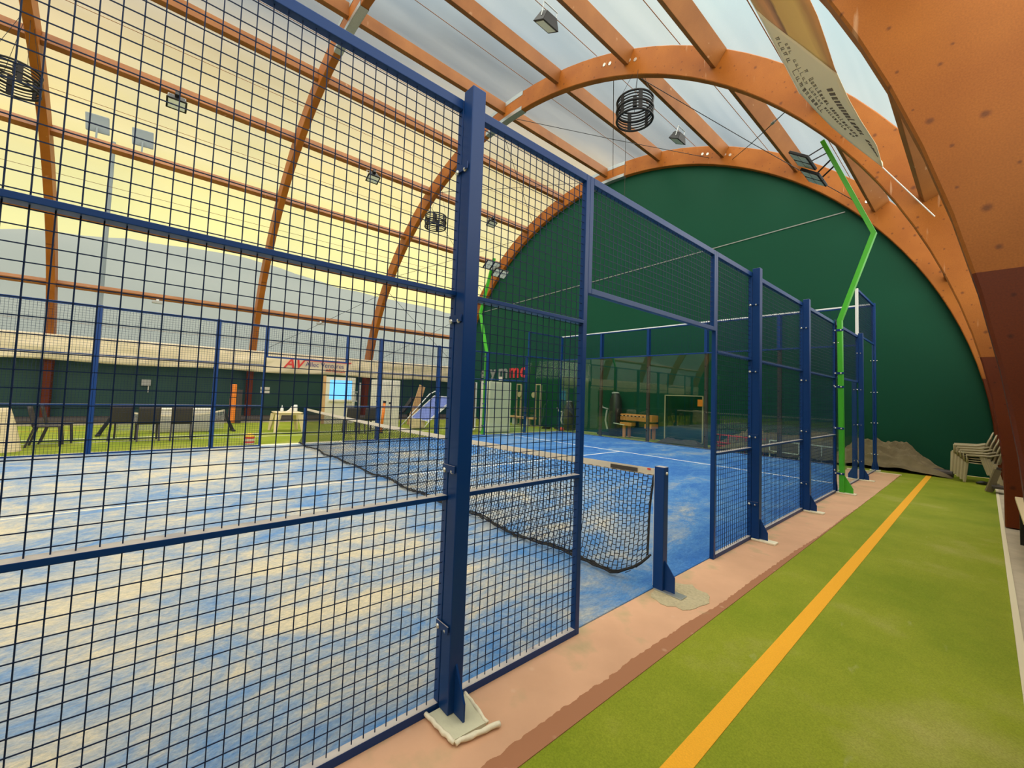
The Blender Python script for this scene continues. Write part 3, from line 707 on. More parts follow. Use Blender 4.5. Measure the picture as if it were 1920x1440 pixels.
# ------------------------------------------------------------------ light masts
def mast(x, y, s, lab, pads=True):
    t = thing('light_mast', lab, 'light mast', (x, y, 0), 'bent green light masts')
    prof = [(0.10, 0.02), (0.08, 3.02), (0.545, 4.47), (-0.16, 6.40)]
    w = 0.035; L_, R_ = [], []
    for i, (a, z) in enumerate(prof):
        p = V((a, z)); d0 = (V(prof[i]) - V(prof[i - 1])).normalized() if i else (V(prof[1]) - V(prof[0])).normalized()
        d1 = (V(prof[i + 1]) - V(prof[i])).normalized() if i < 3 else d0
        n0 = V((-d0.y, d0.x)); n1 = V((-d1.y, d1.x)); n = (n0 + n1).normalized(); k = w / max(0.3, n.dot(n0))
        L_.append(p + n * k); R_.append(p - n * k)
    b = MB(); vs = []
    for a, c2 in zip(L_, R_):
        for q, yy in ((a, -0.05), (c2, -0.05), (c2, 0.05), (a, 0.05)): vs.append((x + s * q.x, y + yy, q.y))
    fs = [(0, 1, 2, 3), (12, 13, 14, 15)]
    for i in range(3):
        for j in range(4):
            j2 = (j + 1) % 4; fs.append((i * 4 + j, i * 4 + j2, i * 4 + 4 + j2, i * 4 + 4 + j))
    b.add(vs, fs).build('pole', 'green_paint', t, bevel=0.005)
    MB().prism([(x + s * 0.13, y - 0.005, 0.02), (x + s * 0.25, y - 0.005, 0.02), (x + s * 0.25, y - 0.005, 0.10), (x + s * 0.13, y - 0.005, 0.32)], (0, 0.01, 0)).build('gusset', 'green_paint', t)
    xs = sorted((x + s * 0.02, x + s * 0.29)); MB().box(xs[0], xs[1], y - 0.06, y + 0.06, 0, 0.024).build('base_plate', 'mortar', t, bevel=0.006)
    for z in (0.34, 1.12, 1.84, 2.08, 2.84):
        xs = sorted((x - s * 0.0, x + s * 0.14)); MB().box(xs[0], xs[1], y - 0.062, y - 0.052, z - 0.018, z + 0.018).build('clamp', 'blue', t)
        bolts(t, [(x + s * 0.02, y - 0.062, z), (x + s * 0.10, y - 0.062, z)])
    # two twin LED heads on arms reaching over the court
    for (cx, cy, cz_, az) in ((-0.40, -0.28, 6.02, 6.30), (-0.33, 0.16, 5.84, 6.02)):
        h = thing('tmp', None, None); bpy.data.objects.remove(h)
        X0, Y0 = x + s * cx, y + cy
        tdir = V((0.0, 1, 0.0)); sl = V((s * 0.80, 0, -0.60)); nn = V((-s * 0.60, 0, -0.80))
        c0 = V((X0, Y0, cz_)); b = MB()
        def slab(b, c, a, a2, n, wa, wb, wn):
            vs = []
            for k in (-1, 1):
                for (i, j) in ((-1, -1), (1, -1), (1, 1), (-1, 1)): vs.append(c + a * i * wa / 2 + a2 * j * wb / 2 + n * k * wn / 2)
            b.add(vs, [(3, 2, 1, 0), (4, 5, 6, 7), (0, 1, 5, 4), (1, 2, 6, 5), (2, 3, 7, 6), (3, 0, 4, 7)])
        for m_ in (-1, 1): slab(b, c0 + tdir * m_ * 0.155, tdir, sl, nn, 0.295, 0.36, 0.05)
        head = b.build('lamp_head', 'blacksteel', t, bevel=0.012)
        for m_ in (-1, 1):
            for (i, j) in ((-1, -1), (1, -1), (1, 1), (-1, 1)):
                b = MB(); slab(b, c0 + tdir * (m_ * 0.155 + i * 0.064) + sl * j * 0.08 + nn * 0.026, tdir, sl, nn, 0.115, 0.145, 0.006); b.build('lens', 'lens', head)
        tz = az; tx = 0.545 + (-0.705) * (tz - 4.47) / 1.93
        MB().bar((x + s * tx, y, tz), (X0, Y0, cz_ + 0.02), 0.02).build('arm', 'blacksteel', t)
        MB().bar((x + s * (tx + 0.05), y, tz - 0.14), (X0 + s * 0.1, Y0, cz_ - 0.07), 0.02).build('arm', 'blacksteel', t)
    return t
mast(0, 6.0, 1, 'bent bright green light mast rising from the near fence')
mast(-10, 6.0, -1, 'bent green light mast of the far fence, behind the narrow mesh panel')
mast(-10, -6.0, -1, 'light mast whose lamp head peeks in at the left picture edge')

# ------------------------------------------------------------------ net
for (xx, s, lab) in ((0.02, 1, 'near blue net post on a small steel base plate'), (-10.02, -1, 'far blue net post in the far entrance')):
    t = thing('net_post', lab, 'net post', (xx, 0, 0), 'posts of the court net')
    MB().box(xx - 0.042, xx + 0.042, -0.035, 0.035, 0.012, 0.97).build('post_tube', 'blue', t, bevel=0.004)
    MB().prism([(xx + s * 0.042, -0.004, 0.012), (xx + s * 0.125, -0.004, 0.012), (xx + s * 0.125, -0.004, 0.13), (xx + s * 0.042, -0.004, 0.24)], (0, 0.008, 0)).build('gusset', 'blue', t)
    xs = sorted((xx - s * 0.03, xx + s * 0.20)); MB().box(xs[0], xs[1], -0.045, 0.045, 0.004, 0.013).build('base_plate', 'steel', t, bevel=0.002)
    bolts(t, [(xx + s * 0.042, 0.0, 0.92)], 'x' if s > 0 else '-x')
net = thing('padel_net', 'black padel net with white top band sagging between the net posts', 'net', (-5, 0, 0))
X0n, X1n = -9.93, -0.045
def topz(x): u = (x - X0n) / (X1n - X0n); return 0.945 - 0.05 * 4 * u * (1 - u)
def nety(x, z): # slack toward the camera near the floor
    k = max(0.0, (0.55 - z) / 0.55); return -0.16 * k * k - 0.02 * sin(x * 3.1) * k
def endpull(x, z):
    k = min(1, (X1n - x) / 0.5); return x + 0.035 * (1 - k) * sin((z - 0.12) / 0.75 * pi) * -1.0 if k < 1 else x
b = MB(); cell = 0.0435
nx = int((X1n - X0n) / cell); nz = 19
def zz(x, j): 
    t0 = topz(x) - 0.055; u = (x - X0n) / (X1n - X0n); bz = 0.05 + (0.20 * max(0, 1 - (X1n - x) / 0.40) ** 2) + 0.012 * sin(x * 5)
    return t0 + (bz - t0) * j / nz
th_ = 0.0048
def npnt(x, z): return (endpull(x, z), nety(x, z), z)
for i in range(nx + 1):
    x = X0n + i * cell
    for j in range(nz):
        za, zb = zz(x, j), zz(x, j + 1); 
        k = 0.25 * cell * (1 if (i + j) % 2 else -1) * 0.35
        pa, pb = V(npnt(x + k, za)), V(npnt(x - k, zb)); b.bar(pa, pb, th_, th_, up=(1, 0, 0))
    if i < nx:
        x2 = x + cell
        for j in range(nz + 1):
            dz = 0.5 * (zz(x, 0) - zz(x, 1)) * (1 if i % 2 else 0)
            z_ = zz(x, j) - dz; z2 = zz(x2, j) - dz
            if z_ < 0.04: continue
            b.bar(npnt(x, z_), npnt(x2, z2), th_, th_)
b.build('netting', 'netblack', net)
b = MB()
r_ = random.Random(5)
for off in (0.0, 0.014, -0.012):
    pts = [(X0n + (X1n - X0n) * i / 160, 0, 0) for i in range(161)]
    pts = [(p[0], nety(p[0], zz(p[0], nz)) + off + r_.uniform(-.006, .006), zz(p[0], nz) + off * 0.4 + r_.uniform(-.008, .008)) for p in pts]
    b.tube(pts, 0.008, 5)
b.build('bottom_cord', 'netblack', net, smooth=True)
b = MB()
b.grid(lambda u, w: (X0n + (X1n - X0n) * u, 0.006 * (1 if w < 0.5 else -1) * (1 - abs(2 * w - 1)) , topz(X0n + (X1n - X0n) * u) - 0.06 * abs(2 * w - 1) + 0.0), 120, 8)
tp = b.build('top_band', 'tape', net, solid=0.003)
x0, x1 = -0.46, -0.19
MB().grid(lambda u, w: (x0 + (x1 - x0) * u, -0.012, topz(x0 + (x1 - x0) * u) - 0.014 - 0.034 * w), 4, 1).build('label_patch', 'darkbrown', tp, solid=0.002)
MB().grid(lambda u, w: (-0.10 + 0.03 * u, -0.012, topz(-0.08) - 0.004 - 0.012 * w), 1, 1).build('red_tab', 'red', tp, solid=0.002)
MB().tube([npnt(X1n, 0.9 - 0.65 * i / 12) for i in range(13)], 0.007, 6).build('edge_cord', 'netblack', net)
MB().tube([(-0.035, -0.01, 0.95), (-0.032, -0.01, 0.02)], 0.005, 6).build('lacing_rod', 'whitemetal', net)

# ------------------------------------------------------------------ hanging cages
def cage(loc, lab):
    t = thing('hanging_cage', lab, 'hanging cage', loc, 'black cages hanging from the arches')
    R_ = 0.42; H = 0.23
    def ringpts(z, r=R_): return [(r * cos(2 * pi * k / 36), r * sin(2 * pi * k / 36), z) for k in range(36)]
    for nm, z, rr_ in (('rim', H, 0.024), ('hoop', 0.0, 0.03), ('rim', -H, 0.026)):
        MB().tube(ringpts(z), rr_, 8, closed=True).build(nm, 'blacksteel', t, smooth=True, world=False)
    b = MB()
    for z in (-0.155, -0.08, 0.08, 0.155): MB().tube(ringpts(z), 0.015, 6, closed=True).build('thin_hoop', 'blacksteel', t, smooth=True, world=False)
    for k in range(6):
        b = MB()
        a = 2 * pi * k / 6 + 0.35
        c_, s_ = cos(a), sin(a); p = V((R_ * c_, R_ * s_, 0)); tn = V((-s_, c_, 0)) * 0.045; n = V((c_, s_, 0)) * 0.012
        vs = [p - tn - n + V((0, 0, -H)), p + tn - n + V((0, 0, -H)), p + tn + n + V((0, 0, -H)), p - tn + n + V((0, 0, -H))]
        vs += [v + V((0, 0, 2 * H)) for v in vs]
        b.add(vs, [(3, 2, 1, 0), (4, 5, 6, 7), (0, 1, 5, 4), (1, 2, 6, 5), (2, 3, 7, 6), (3, 0, 4, 7)])
        b.build('stave', 'blacksteel', t, world=False)
    MB().tube([(0, 0, 0.10), (0, 0, 0.34)], 0.05, 12).build('lamp_socket', 'blacksteel', t, world=False)
    x = loc[0]; th = math.asin(min(1, max(0, 1)))
    zt = CZ + RZ * math.sqrt(max(0, 1 - ((x - CX) / RX) ** 2)) - loc[2]
    for k in range(4):
        a = 2 * pi * k / 4 + 0.6
        MB().tube([(R_ * cos(a), R_ * sin(a), H), (0.12 * cos(a), 0.12 * sin(a) + 0.1, zt)], 0.005, 5).build('cord', 'blacksteel', t, world=False)
    return t
big_cage = cage((-3.72, 5.32, 8.47), 'round black slatted cage hanging below the crown of the middle arch')
cage((-12.95, 5.32, 8.45), 'small round black cage hanging by the far side of the middle arch, seen through mesh')
cage((-12.95, -5.95, 8.42), 'round black cage hanging near the upper left picture edge')
MB().tube([(-3.95, 5.3, 8.24), (-3.95, 5.31, 7.3), (-3.96, 5.33, 6.3)], 0.005, 5).build('pull_cord', 'blacksteel', big_cage)

# ------------------------------------------------------------------ floodlights under the purlins
def flood(loc, rz, lab, tilt=0.5):
    t = thing('purlin_floodlight', lab, 'floodlight', loc, 'black floodlights under the purlins', rz)
    b = MB()
    f = [(-0.24, -0.17, -0.2), (0.24, -0.17, -0.2), (0.24, 0.19, -0.2), (-0.24, 0.19, -0.2)]
    k = [(-0.15, -0.08, 0.02), (0.15, -0.08, 0.02), (0.15, 0.14, 0.04), (-0.15, 0.14, 0.04)]
    b.add(f + k, [(3, 2, 1, 0), (4, 5, 6, 7), (0, 1, 5, 4), (1, 2, 6, 5), (2, 3, 7, 6), (3, 0, 4, 7)])
    b.build('housing', 'blacksteel', t, world=False, bevel=0.012)
    MB().box(-0.19, 0.19, -0.12, 0.14, -0.206, -0.2).build('lens', 'lens', t, world=False)
    MB().box(-0.05, 0.05, 0.14, 0.26, -0.08, 0.04).build('ballast', 'blacksteel', t, world=False)
    MB().tube([(-0.2, 0, -0.1), (-0.2, 0.05, 0.16), (0.2, 0.05, 0.16), (0.2, 0, -0.1)], 0.012, 6).build('bracket', 'steel', t, world=False)
    t.rotation_euler = (tilt, 0, rz)
    return t
pr_ = arc(radians(63.6), 0.08); pl_ = arc(radians(116.4), 0.08)
flood((pr_.x - 0.12, 2.78, pr_.z - 0.12), radians(90), 'black floodlight cut by the top picture edge')
flood((pr_.x - 0.12, 8.55, pr_.z - 0.12), radians(90), 'black floodlight on a purlin right of the large hanging cage')
flood((pl_.x + 0.1, -3.05, pl_.z - 0.1), radians(-90), 'black floodlight on a purlin, upper left through the mesh')
flood((pl_.x + 0.1, 2.75, pl_.z - 0.1), radians(-90), 'small black floodlight on a purlin, left of the foreground post')
flood((pl_.x + 0.1, 8.5, pl_.z - 0.1), radians(-90), 'small black floodlight on a purlin, right of the foreground post')
for yy, lab in ((-3.1, 'small pale fixture on the low purlin above the far chairs'), (2.75, 'small pale fixture on the low purlin above the blue window')):
    p = arc(radians(156), 0.2)
    t = thing('purlin_fixture', lab, 'light fixture', (p.x, yy, p.z - 0.08), 'small fixtures on the low purlin')
    MB().box(-0.06, 0.08, -0.16, 0.16, -0.1, 0.0).build('housing', 'greyfix', t, world=False, bevel=0.01)
    MB().box(-0.03, 0.03, -0.04, 0.04, 0.0, 0.06).build('bracket', 'steel', t, world=False)

# ------------------------------------------------------------------ fabric band along the far side with its lettering
def bandf(u, w):
    y = -22.6 + 33.8 * u; z = 2.99 - (0.90 + 0.03 * sin(y * 1.3)) * w
    d = 0.035 * sin(y * 4.1 + 3 * w) * w + 0.06 * noise.noise(V((y * 0.8, w * 3, 0))) + 0.03 * noise.noise(V((y * 3 + w * 4, w * 5, 7)))
    return (-19.0 + d + 0.05 * sin(pi * w), y, z)
band = MB().grid(bandf, 380, 12).build('fabric_valance', 'band', smooth=True, solid=0.004)
tag(band, 'long cream fabric band hung across the arches of the far side', 'fabric band')
def text(s_, size, loc, rot, mat, parent=None, name='lettering', ext=0.004, sx=1.0, align='LEFT', shear=0.0, off=0.0):
    c = bpy.data.curves.new(name, 'FONT'); c.body = s_; c.size = size; c.extrude = ext; c.align_x = align; c.shear = shear; c.offset = off
    c.materials.append(M[mat]); o = bpy.data.objects.new(name, c); C.objects.link(o)
    o.rotation_euler = rot; o.scale = (sx, 1, 1)
    bpy.context.view_layer.update()
    me = bpy.data.meshes.new_from_object(o.evaluated_get(bpy.context.evaluated_depsgraph_get()))
    bpy.data.objects.remove(o); o = bpy.data.objects.new(name, me); C.objects.link(o)
    if not me.materials: me.materials.append(M[mat])
    o.rotation_euler = rot; o.scale = (sx, 1, 1)
    if parent is not None:
        o.parent = parent; o.location = V(loc) - OFF.get(parent.name, V((0, 0, 0)))
    else: o.location = loc
    return o
WX = (radians(90), 0, radians(90))
text('AV', 0.62, (-18.84, 1.36, 2.34), WX, 'red', band, shear=0.3, off=0.012)
MB().prism([(-18.84, 2.22, 2.76), (-18.84, 4.40, 2.76), (-18.84, 4.3, 2.70), (-18.84, 2.20, 2.69)], (0.004, 0, 0)).build('red_bar', 'red', band)
text('Allec Ventures', 0.32, (-18.84, 2.25, 2.44), WX, 'navy', band, sx=0.92)
text('AB Rentals', 0.22, (-18.84, 3.15, 2.24), WX, 'red', band, sx=0.95)

# ------------------------------------------------------------------ big banner hanging between two arches
ban = thing('hanging_banner', 'twisted cream and brown advertising banner hanging under the membrane, pointed at its lower end', 'banner', (0.6, 1.8, 4.7))
Lp = [(-1.05, 3.5, 8.9), (-0.54, 3.5, 7.73), (-0.32, 3.5, 7.11), (-0.13, 3.5, 6.55), (0.10, 3.5, 5.88), (0.29, 3.5, 5.52), (0.46, 3.48, 5.21), (0.68, 3.4, 4.85), (0.985, 3.25, 4.36)]
Rp = [(0.20, 2.5, 7.4), (0.45, 2.5, 6.32), (0.52, 2.5, 6.08), (0.60, 2.5, 5.72), (0.68, 2.5, 5.34), (0.80, 2.52, 4.92), (0.885, 2.6, 4.68), (0.98, 2.9, 4.48), (0.99, 3.25, 4.355)]
_c = V((1.741, -3.167, 1.511))
Lp = [tuple(_c + (V(p) - _c) * 0.80) for p in Lp]; Rp = [tuple(_c + (V(p) - _c) * 0.80) for p in Rp]
def lerp_l(P, t):
    t = max(0, min(0.9999, t)) * (len(P) - 1); i = int(t); return V(P[i]).lerp(V(P[i + 1]), t - i)
def banner_pt(u, t):
    a, c2 = lerp_l(Lp, t), lerp_l(Rp, t); p = a.lerp(c2, u)
    p.z += 0.05 * sin(pi * u) ; p.x += -0.05 * sin(pi * u) * (1 - t)
    return p
def banner_part(t0, t1, name, mat, n=24, edge=0.0):
    b = MB(); b.grid(lambda u, w: banner_pt(u, t0 + (t1(u) - t0) * w), 12, n)
    o = b.build(name, mat, ban, smooth=True, solid=0.003)
    me = o.data; uv = me.uv_layers.new(name='UVMap')
    for lp in me.loops:
        i, j = divmod(lp.vertex_index, n + 1); uv.data[lp.index].uv = (i / 12, j / n)
    return o
split = lambda u: 0.16 + 0.36 * u
banner_part(0.0, split, 'printed_picture', 'picture')
b = MB(); b.grid(lambda u, w: banner_pt(u, split(u) + (1 - split(u)) * w), 12, 24); cp = b.build('cream_panel', 'panel_cream', ban, smooth=True, solid=0.003)
# lines of dark script printed along the cream panel
def script_line(u0, t0, t1, size, s_, seed):
    """letters as short ink strokes laid on the cloth"""
    b = MB(); r_ = random.Random(seed); n = len(s_)
    for i, ch in enumerate(s_):
        if ch == ' ': continue
        t = t0 + (t1 - t0) * i / n; dt = (t1 - t0) / n * 0.62
        strokes = {'m': 3, 'w': 3, 'n': 2, 'u': 2, 'i': 1, 'l': 1, 't': 1}.get(ch, 2)
        hgt_ = size * (1.5 if ch in 'lthfdbk' else 1.0)
        for k in range(strokes):
            ta = t + dt * k / strokes
            p, q = banner_pt(u0, ta), banner_pt(u0 + hgt_, ta + dt * 0.25)
            nrm = (banner_pt(u0 + 0.05, ta) - p).cross(banner_pt(u0, ta + 0.02) - p).normalized()
            if nrm.dot(V((1.74, -3.17, 1.5)) - p) < 0: nrm = -nrm
            b.bar(p + nrm * 0.004, q + nrm * 0.004, 0.008 * size / 0.1, 0.002, up=nrm)
        p, q = banner_pt(u0 + (hgt_ if ch in 'mnr' else 0), t), banner_pt(u0 + (hgt_ if ch in 'mnr' else 0), t + dt)
        b.bar(p + nrm * 0.004, q + nrm * 0.004, 0.006 * size / 0.1, 0.002, up=nrm)
    return b
script_line(0.66, 0.57, 0.97, 0.12, 'mmunuerw.tomni Lommy', 1).build('lettering', 'ink', cp)
script_line(0.42, 0.46, 0.86, 0.07, 'n hanibwowi awenilmutena', 2).build('lettering', 'ink', cp)
script_line(0.28, 0.34, 0.86, 0.06, 'uni vollan tantur mostamente on', 3).build('lettering', 'ink', cp)
script_line(0.12, 0.30, 0.66, 0.09, 'nienu lommnuwmti', 4).build('lettering', 'ink', cp)
MB().tube([Lp[-1], (1.47, 2.1, 3.25)], 0.005, 6).build('cord', 'whitemetal', ban)
MB().tube(Lp[1:5], 0.007, 6).build('hem_cord', 'whitemetal', ban)

# ------------------------------------------------------------------ furniture beyond the far fence
def dark_chair():
    t = thing('dining_chair', 'chair', 'chair', (0, 0, 0), 'dark plastic chairs beyond the far fence')
    MB().box(-0.22, 0.22, -0.21, 0.22, 0.42, 0.455).build('seat', 'chairblack', t, world=False, bevel=0.012)
    b = MB(); b.grid(lambda u, w: (-0.215 + 0.43 * u, -0.20 - 0.10 * w - 0.02 * sin(pi * u), 0.43 + 0.45 * w), 8, 6)
    b.build('backrest', 'chairblack', t, world=False, solid=0.025, smooth=True)
    for sx in (-1, 1):
        MB().bar((sx * 0.20, 0.19, 0.42), (sx * 0.21, 0.22, 0), 0.036).build('leg', 'chairblack', t, world=False)
        MB().bar((sx * 0.20, -0.18, 0.42), (sx * 0.21, -0.29, 0), 0.036).build('leg', 'chairblack', t, world=False)
    return t
ch = dark_chair()
spots = [(-11.85, -4.78, 0.0, 'dark plastic chair at far left facing right, in front of its twin'), (-12.48, -4.68, 0.05, 'dark plastic chair at far left, behind its twin'),
         (-12.62, -3.58, radians(80), 'dark chair at the left end of the training net, back to the court'), (-12.25, -3.12, radians(95), 'dark chair overlapping the left part of the training net'),
         (-12.2, -2.45, radians(88), 'dark chair standing alone before the middle of the training net'),
         (-12.35, 2.08, radians(85), 'dark chair before the white booth, the one under the blue window'), (-12.25, 2.62, radians(92), 'dark chair before the white booth, next to the orange tube')]
for i, (x, y, rz, lab) in enumerate(spots):
    if i == 0: ch.location = (x, y, 0.0); ch.rotation_euler = (0, 0, rz); ch['label'] = lab
    else: dup(ch, (x, y, 0.0), rz, lab)

# training net
t = thing('training_net', 'portable low training net with slanted black end posts and sagging white tape', 'net', (-14.1, -2.5, 0))
for (pb, pt, nm) in (((-13.9, -4.10, 0.02), (-13.9, -3.74, 0.78), 0), ((-14.3, -1.02, 0.02), (-14.3, -1.30, 0.66), 1)):
    MB().bar(pb, pt, 0.13, 0.09, up=(0, 1, 0)).build('end_post', 'black', t, bevel=0.02)
    MB().box(pb[0] - 0.3, pb[0] + 0.3, pb[1] - 0.05, pb[1] + 0.05, 0, 0.04).build('foot_bar', 'black', t, bevel=0.01)
    for k, zf in enumerate((0.25, 0.45, 0.62)):
        p = V(pb).lerp(V(pt), zf); MB().box(p.x + 0.046, p.x + 0.05, p.y - 0.03, p.y + 0.03, p.z - 0.05, p.z + 0.05).build('white_mark', 'white', t)
def tz_(u): return 0.67 - 0.18 * 4 * u * (1 - u) * 0.9
b = MB()
for i in range(61):
    u = i / 60; b.bar((-14.1, -3.8 + 2.5 * u, 0.08), (-14.1, -3.8 + 2.5 * u, tz_(u)), 0.010)
for j in range(1, 14):
    for i in range(20):
        u, u2 = i / 20, (i + 1) / 20
        b.bar((-14.1, -3.8 + 2.5 * u, 0.08 + (tz_(u) - 0.08) * j / 14), (-14.1, -3.8 + 2.5 * u2, 0.08 + (tz_(u2) - 0.08) * j / 14), 0.010)
b.build('netting', 'greyfix', t)
b = MB()
for i in range(20):
    u, u2 = i / 20, (i + 1) / 20; b.bar((-14.09, -3.8 + 2.5 * u, tz_(u)), (-14.09, -3.8 + 2.5 * u2, tz_(u2)), 0.02, 0.05)
b.build('top_tape', 'tape', t)
t = thing('covered_table', 'low table under a white cloth behind the training net', 'table', (-14.5, -2.3, 0))
MB().box(-14.9, -14.25, -3.0, -1.55, 0.0, 0.67).build('cloth', 'white', t, bevel=0.02)
MB().box(-14.95, -14.22, -3.03, -1.52, 0.67, 0.70).build('table_top', 'white', t, bevel=0.01)

# cream draped cover at the left edge
def cov(u, w):
    a = 2 * pi * u; r_ = 0.30 + 0.14 * (w) + 0.035 * sin(a * 5 + w * 2) * (0.3 + w)
    return (-11.3 + 0.95 * r_ * cos(a) * 1.4, -5.72 + 1.5 * r_ * sin(a), 0.82 * (1 - w) + 0.04 * sin(a) * (1 - w))
t = thing('draped_cover', 'crumpled cream cover draped over a low piece at the left picture edge', 'cover', (-11.3, -5.72, 0))
b = MB(); b.grid(cov, 48, 10); b.f.append(tuple(i * 11 for i in range(48)))
b.build('cloth', 'plastic_table', t, smooth=True)
MB().box(-11.6, -11.0, -6.1, -5.35, 0, 0.72).build('cupboard', 'darkbrown', t)

# orange padded post
t = thing('padded_post', 'tall orange padded post against the dark green wall', 'padded post', (-17.3, -0.66, 0))
MB().box(-17.36, -17.2, -0.77, -0.58, 0.02, 0.98).build('pad', 'orange', t, bevel=0.02)
MB().box(-17.36, -17.2, -0.77, -0.58, 1.0, 1.50).build('pad', 'orange', t, bevel=0.02)
MB().box(-17.37, -17.21, -0.57, -0.38, 0.0, 1.3).build('post', 'darkbrown', t)
# wall plates
t = thing('wall_box', 'grey electrical box with a short handle on the dark green wall', 'box', (-19.83, -3.2, 1.45))
MB().box(-19.86, -19.74, -3.38, -3.1, 1.32, 1.56).build('housing', 'greyfix', t, bevel=0.01)
MB().box(-19.82, -19.78, -3.18, -3.15, 1.06, 1.32).build('conduit', 'white', t)
t = thing('wall_sign', 'pair of small pale plates on the green wall left of the white booth', 'sign', (-19.83, 0.85, 1.3))
MB().box(-19.86, -19.83, 0.68, 1.05, 1.30, 1.42).build('plate', 'white', t); MB().box(-19.86, -19.83, 0.68, 1.05, 1.14, 1.26).build('plate', 'white', t)

# plastic table with bottles
t = thing('plastic_table', 'ivory plastic table with splayed legs left of the far net post', 'table', (-13.7, 0.42, 0))
MB().box(-14.1, -13.3, 0.02, 0.82, 0.60, 0.64).build('table_top', 'plastic_table', t, bevel=0.02)
MB().box(-14.05, -13.35, 0.07, 0.77, 0.55, 0.60).build('apron', 'plastic_table', t)
for sx in (-1, 1):
    for sy in (-1, 1):
        b = MB(); x, y = -13.7 + sx * 0.33, 0.42 + sy * 0.33; xb, yb = -13.7 + sx * 0.43, 0.42 + sy * 0.42
        b.tube([(x, y, 0.56), (xb, yb, 0.0)], 0.05, 4, rs=[0.095, 0.05]).build('leg', 'plastic_table', t)
t = thing('spray_bottle', 'white bottle with a pointed nozzle at the left of the ivory table', 'bottle', (-13.55, 0.22, 0.64))
MB().lathe([(0.045, 0.64), (0.05, 0.66), (0.05, 0.75), (0.02, 0.79), (0.016, 0.83)], -13.55, 0.22, 14).build('bottle_body', 'whitemetal', t, smooth=True)
MB().lathe([(0.014, 0.83), (0.008, 0.87)], -13.55, 0.22, 10).build('nozzle', 'whitemetal', t)
t = thing('paper_roll', 'tall white jug at the right of the ivory table', 'jug', (-13.6, 0.62, 0.64))
MB().lathe([(0.06, 0.64), (0.065, 0.66), (0.06, 0.85), (0.05, 0.88)], -13.6, 0.64, 14).build('jug_body', 'whitemetal', t, smooth=True)
MB().tube([(-13.6, 0.58, 0.83), (-13.6, 0.54, 0.8), (-13.6, 0.55, 0.7)], 0.01, 6).build('handle', 'whitemetal', t)
t.name = 'white_jug'
o = MB().prism([(-13.65, 0.34, 0.64), (-13.65, 0.52, 0.64), (-13.65, 0.52, 0.82), (-13.65, 0.46, 0.72)], (0.12, 0, 0)).build('folded_cloth', 'white', loc=(-13.6, 0.45, 0.64)); tag(o, 'white folded cloth in a peak on the middle of the ivory table', 'cloth')

# cone stack
t = thing('cone_stack', 'small stack of yellow, red and cream marker discs on the turf by the far fence', 'marker discs', (-10.62, -1.14, 0))
for k, (mt, nm) in enumerate((('tape', 'disc'), ('red', 'disc'), ('tape', 'disc'), ('tape', 'disc'), ('red', 'disc'), ('yellow', 'disc'))):
    z = 0.0 + 0.036 * k
    MB().lathe([(0.125, z), (0.125, z + 0.012), (0.10, z + 0.034), (0.04, z + 0.044)] if k < 5 else [(0.125, z), (0.12, z + 0.02), (0.09, z + 0.065), (0.03, z + 0.085)], -10.62, -1.14, 20).build(nm, mt, t, smooth=True)

# white booth with a blue window
t = thing('white_booth', 'white booth front with a light blue window under the fabric band', 'booth', (-16.2, 3.0, 0))
b = MB(); b.box(-16.3, -16.2, 2.40, 2.55, 0, 1.96); b.box(-16.3, -16.2, 3.48, 3.62, 0, 1.96); b.box(-16.3, -16.2, 2.55, 3.48, 0, 1.02); b.box(-16.3, -16.2, 2.55, 3.48, 1.83, 1.96)
b.box(-17.6, -16.3, 3.52, 3.6, 0, 1.96)
b.build('panel', 'white', t)
w_ = MB().box(-16.27, -16.24, 2.55, 3.48, 1.02, 1.83).build('window', 'bluepane', t); w_['label'] = 'backlit light blue window'
MB().box(-16.21, -16.12, 2.52, 3.5, 0.93, 0.99).build('window_sill', 'white', t)
b = MB(); b.box(-16.3, -16.22, 2.30, 2.40, 0, 1.99); b.build('door_jamb', 'tan', t)
t = thing('metal_stand', 'slim grey stand with two small shelves in the dark gap beside the booth', 'stand', (-14.9, 3.28, 0))
MB().bar((-14.9, 3.30, 0.0), (-14.9, 3.30, 1.75), 0.09, 0.06).build('upright', 'greyfix', t)
MB().box(-15.0, -14.8, 3.05, 3.27, 1.35, 1.38).build('shelf', 'greyfix', t); MB().box(-15.0, -14.8, 3.05, 3.27, 0.98, 1.01).build('shelf', 'greyfix', t)
MB().tube([(-14.9, 3.14, 1.01), (-14.9, 3.14, 1.3)], 0.05, 10).build('canister', 'greyfix', t)
def cabinet(name, x0, x1, y0, y1, h, lab):
    t = thing(name, lab, 'cabinet', ((x0 + x1) / 2, (y0 + y1) / 2, 0), 'tall white cabinets')
    MB().box(x0, x1, y0, y1, 0.02, h).build('body', 'white', t, bevel=0.02)
    ym = (y0 + y1) / 2
    for a, c2 in ((y0 + 0.02, ym - 0.004), (ym + 0.004, y1 - 0.02)):
        d = MB().box(x1, x1 + 0.018, a, c2, 0.08, h - 0.05).build('door', 'white', t, bevel=0.004)
    MB().box(x0 + 0.02, x1 - 0.02, y0 + 0.02, y1 - 0.02, 0, 0.02).build('plinth', 'darkbrown', t)
    return t
cabinet('storage_cabinet', -13.75, -13.2, 3.30, 4.24, 1.87, 'tall white cabinet right of the dark gap, orange tube before it')
cabinet('storage_cabinet', -11.2, -10.6, 6.63, 7.72, 1.96, 'tall white cabinet right behind the far green mast')
t = thing('orange_tube', 'thin orange tube with black caps standing by the far fence post', 'tube', (-12.0, 3.04, 0))
MB().tube([(-12.0, 3.00, 0.05), (-12.0, 3.08, 1.04)], 0.05, 14).build('tube_body', 'orange', t, smooth=True)
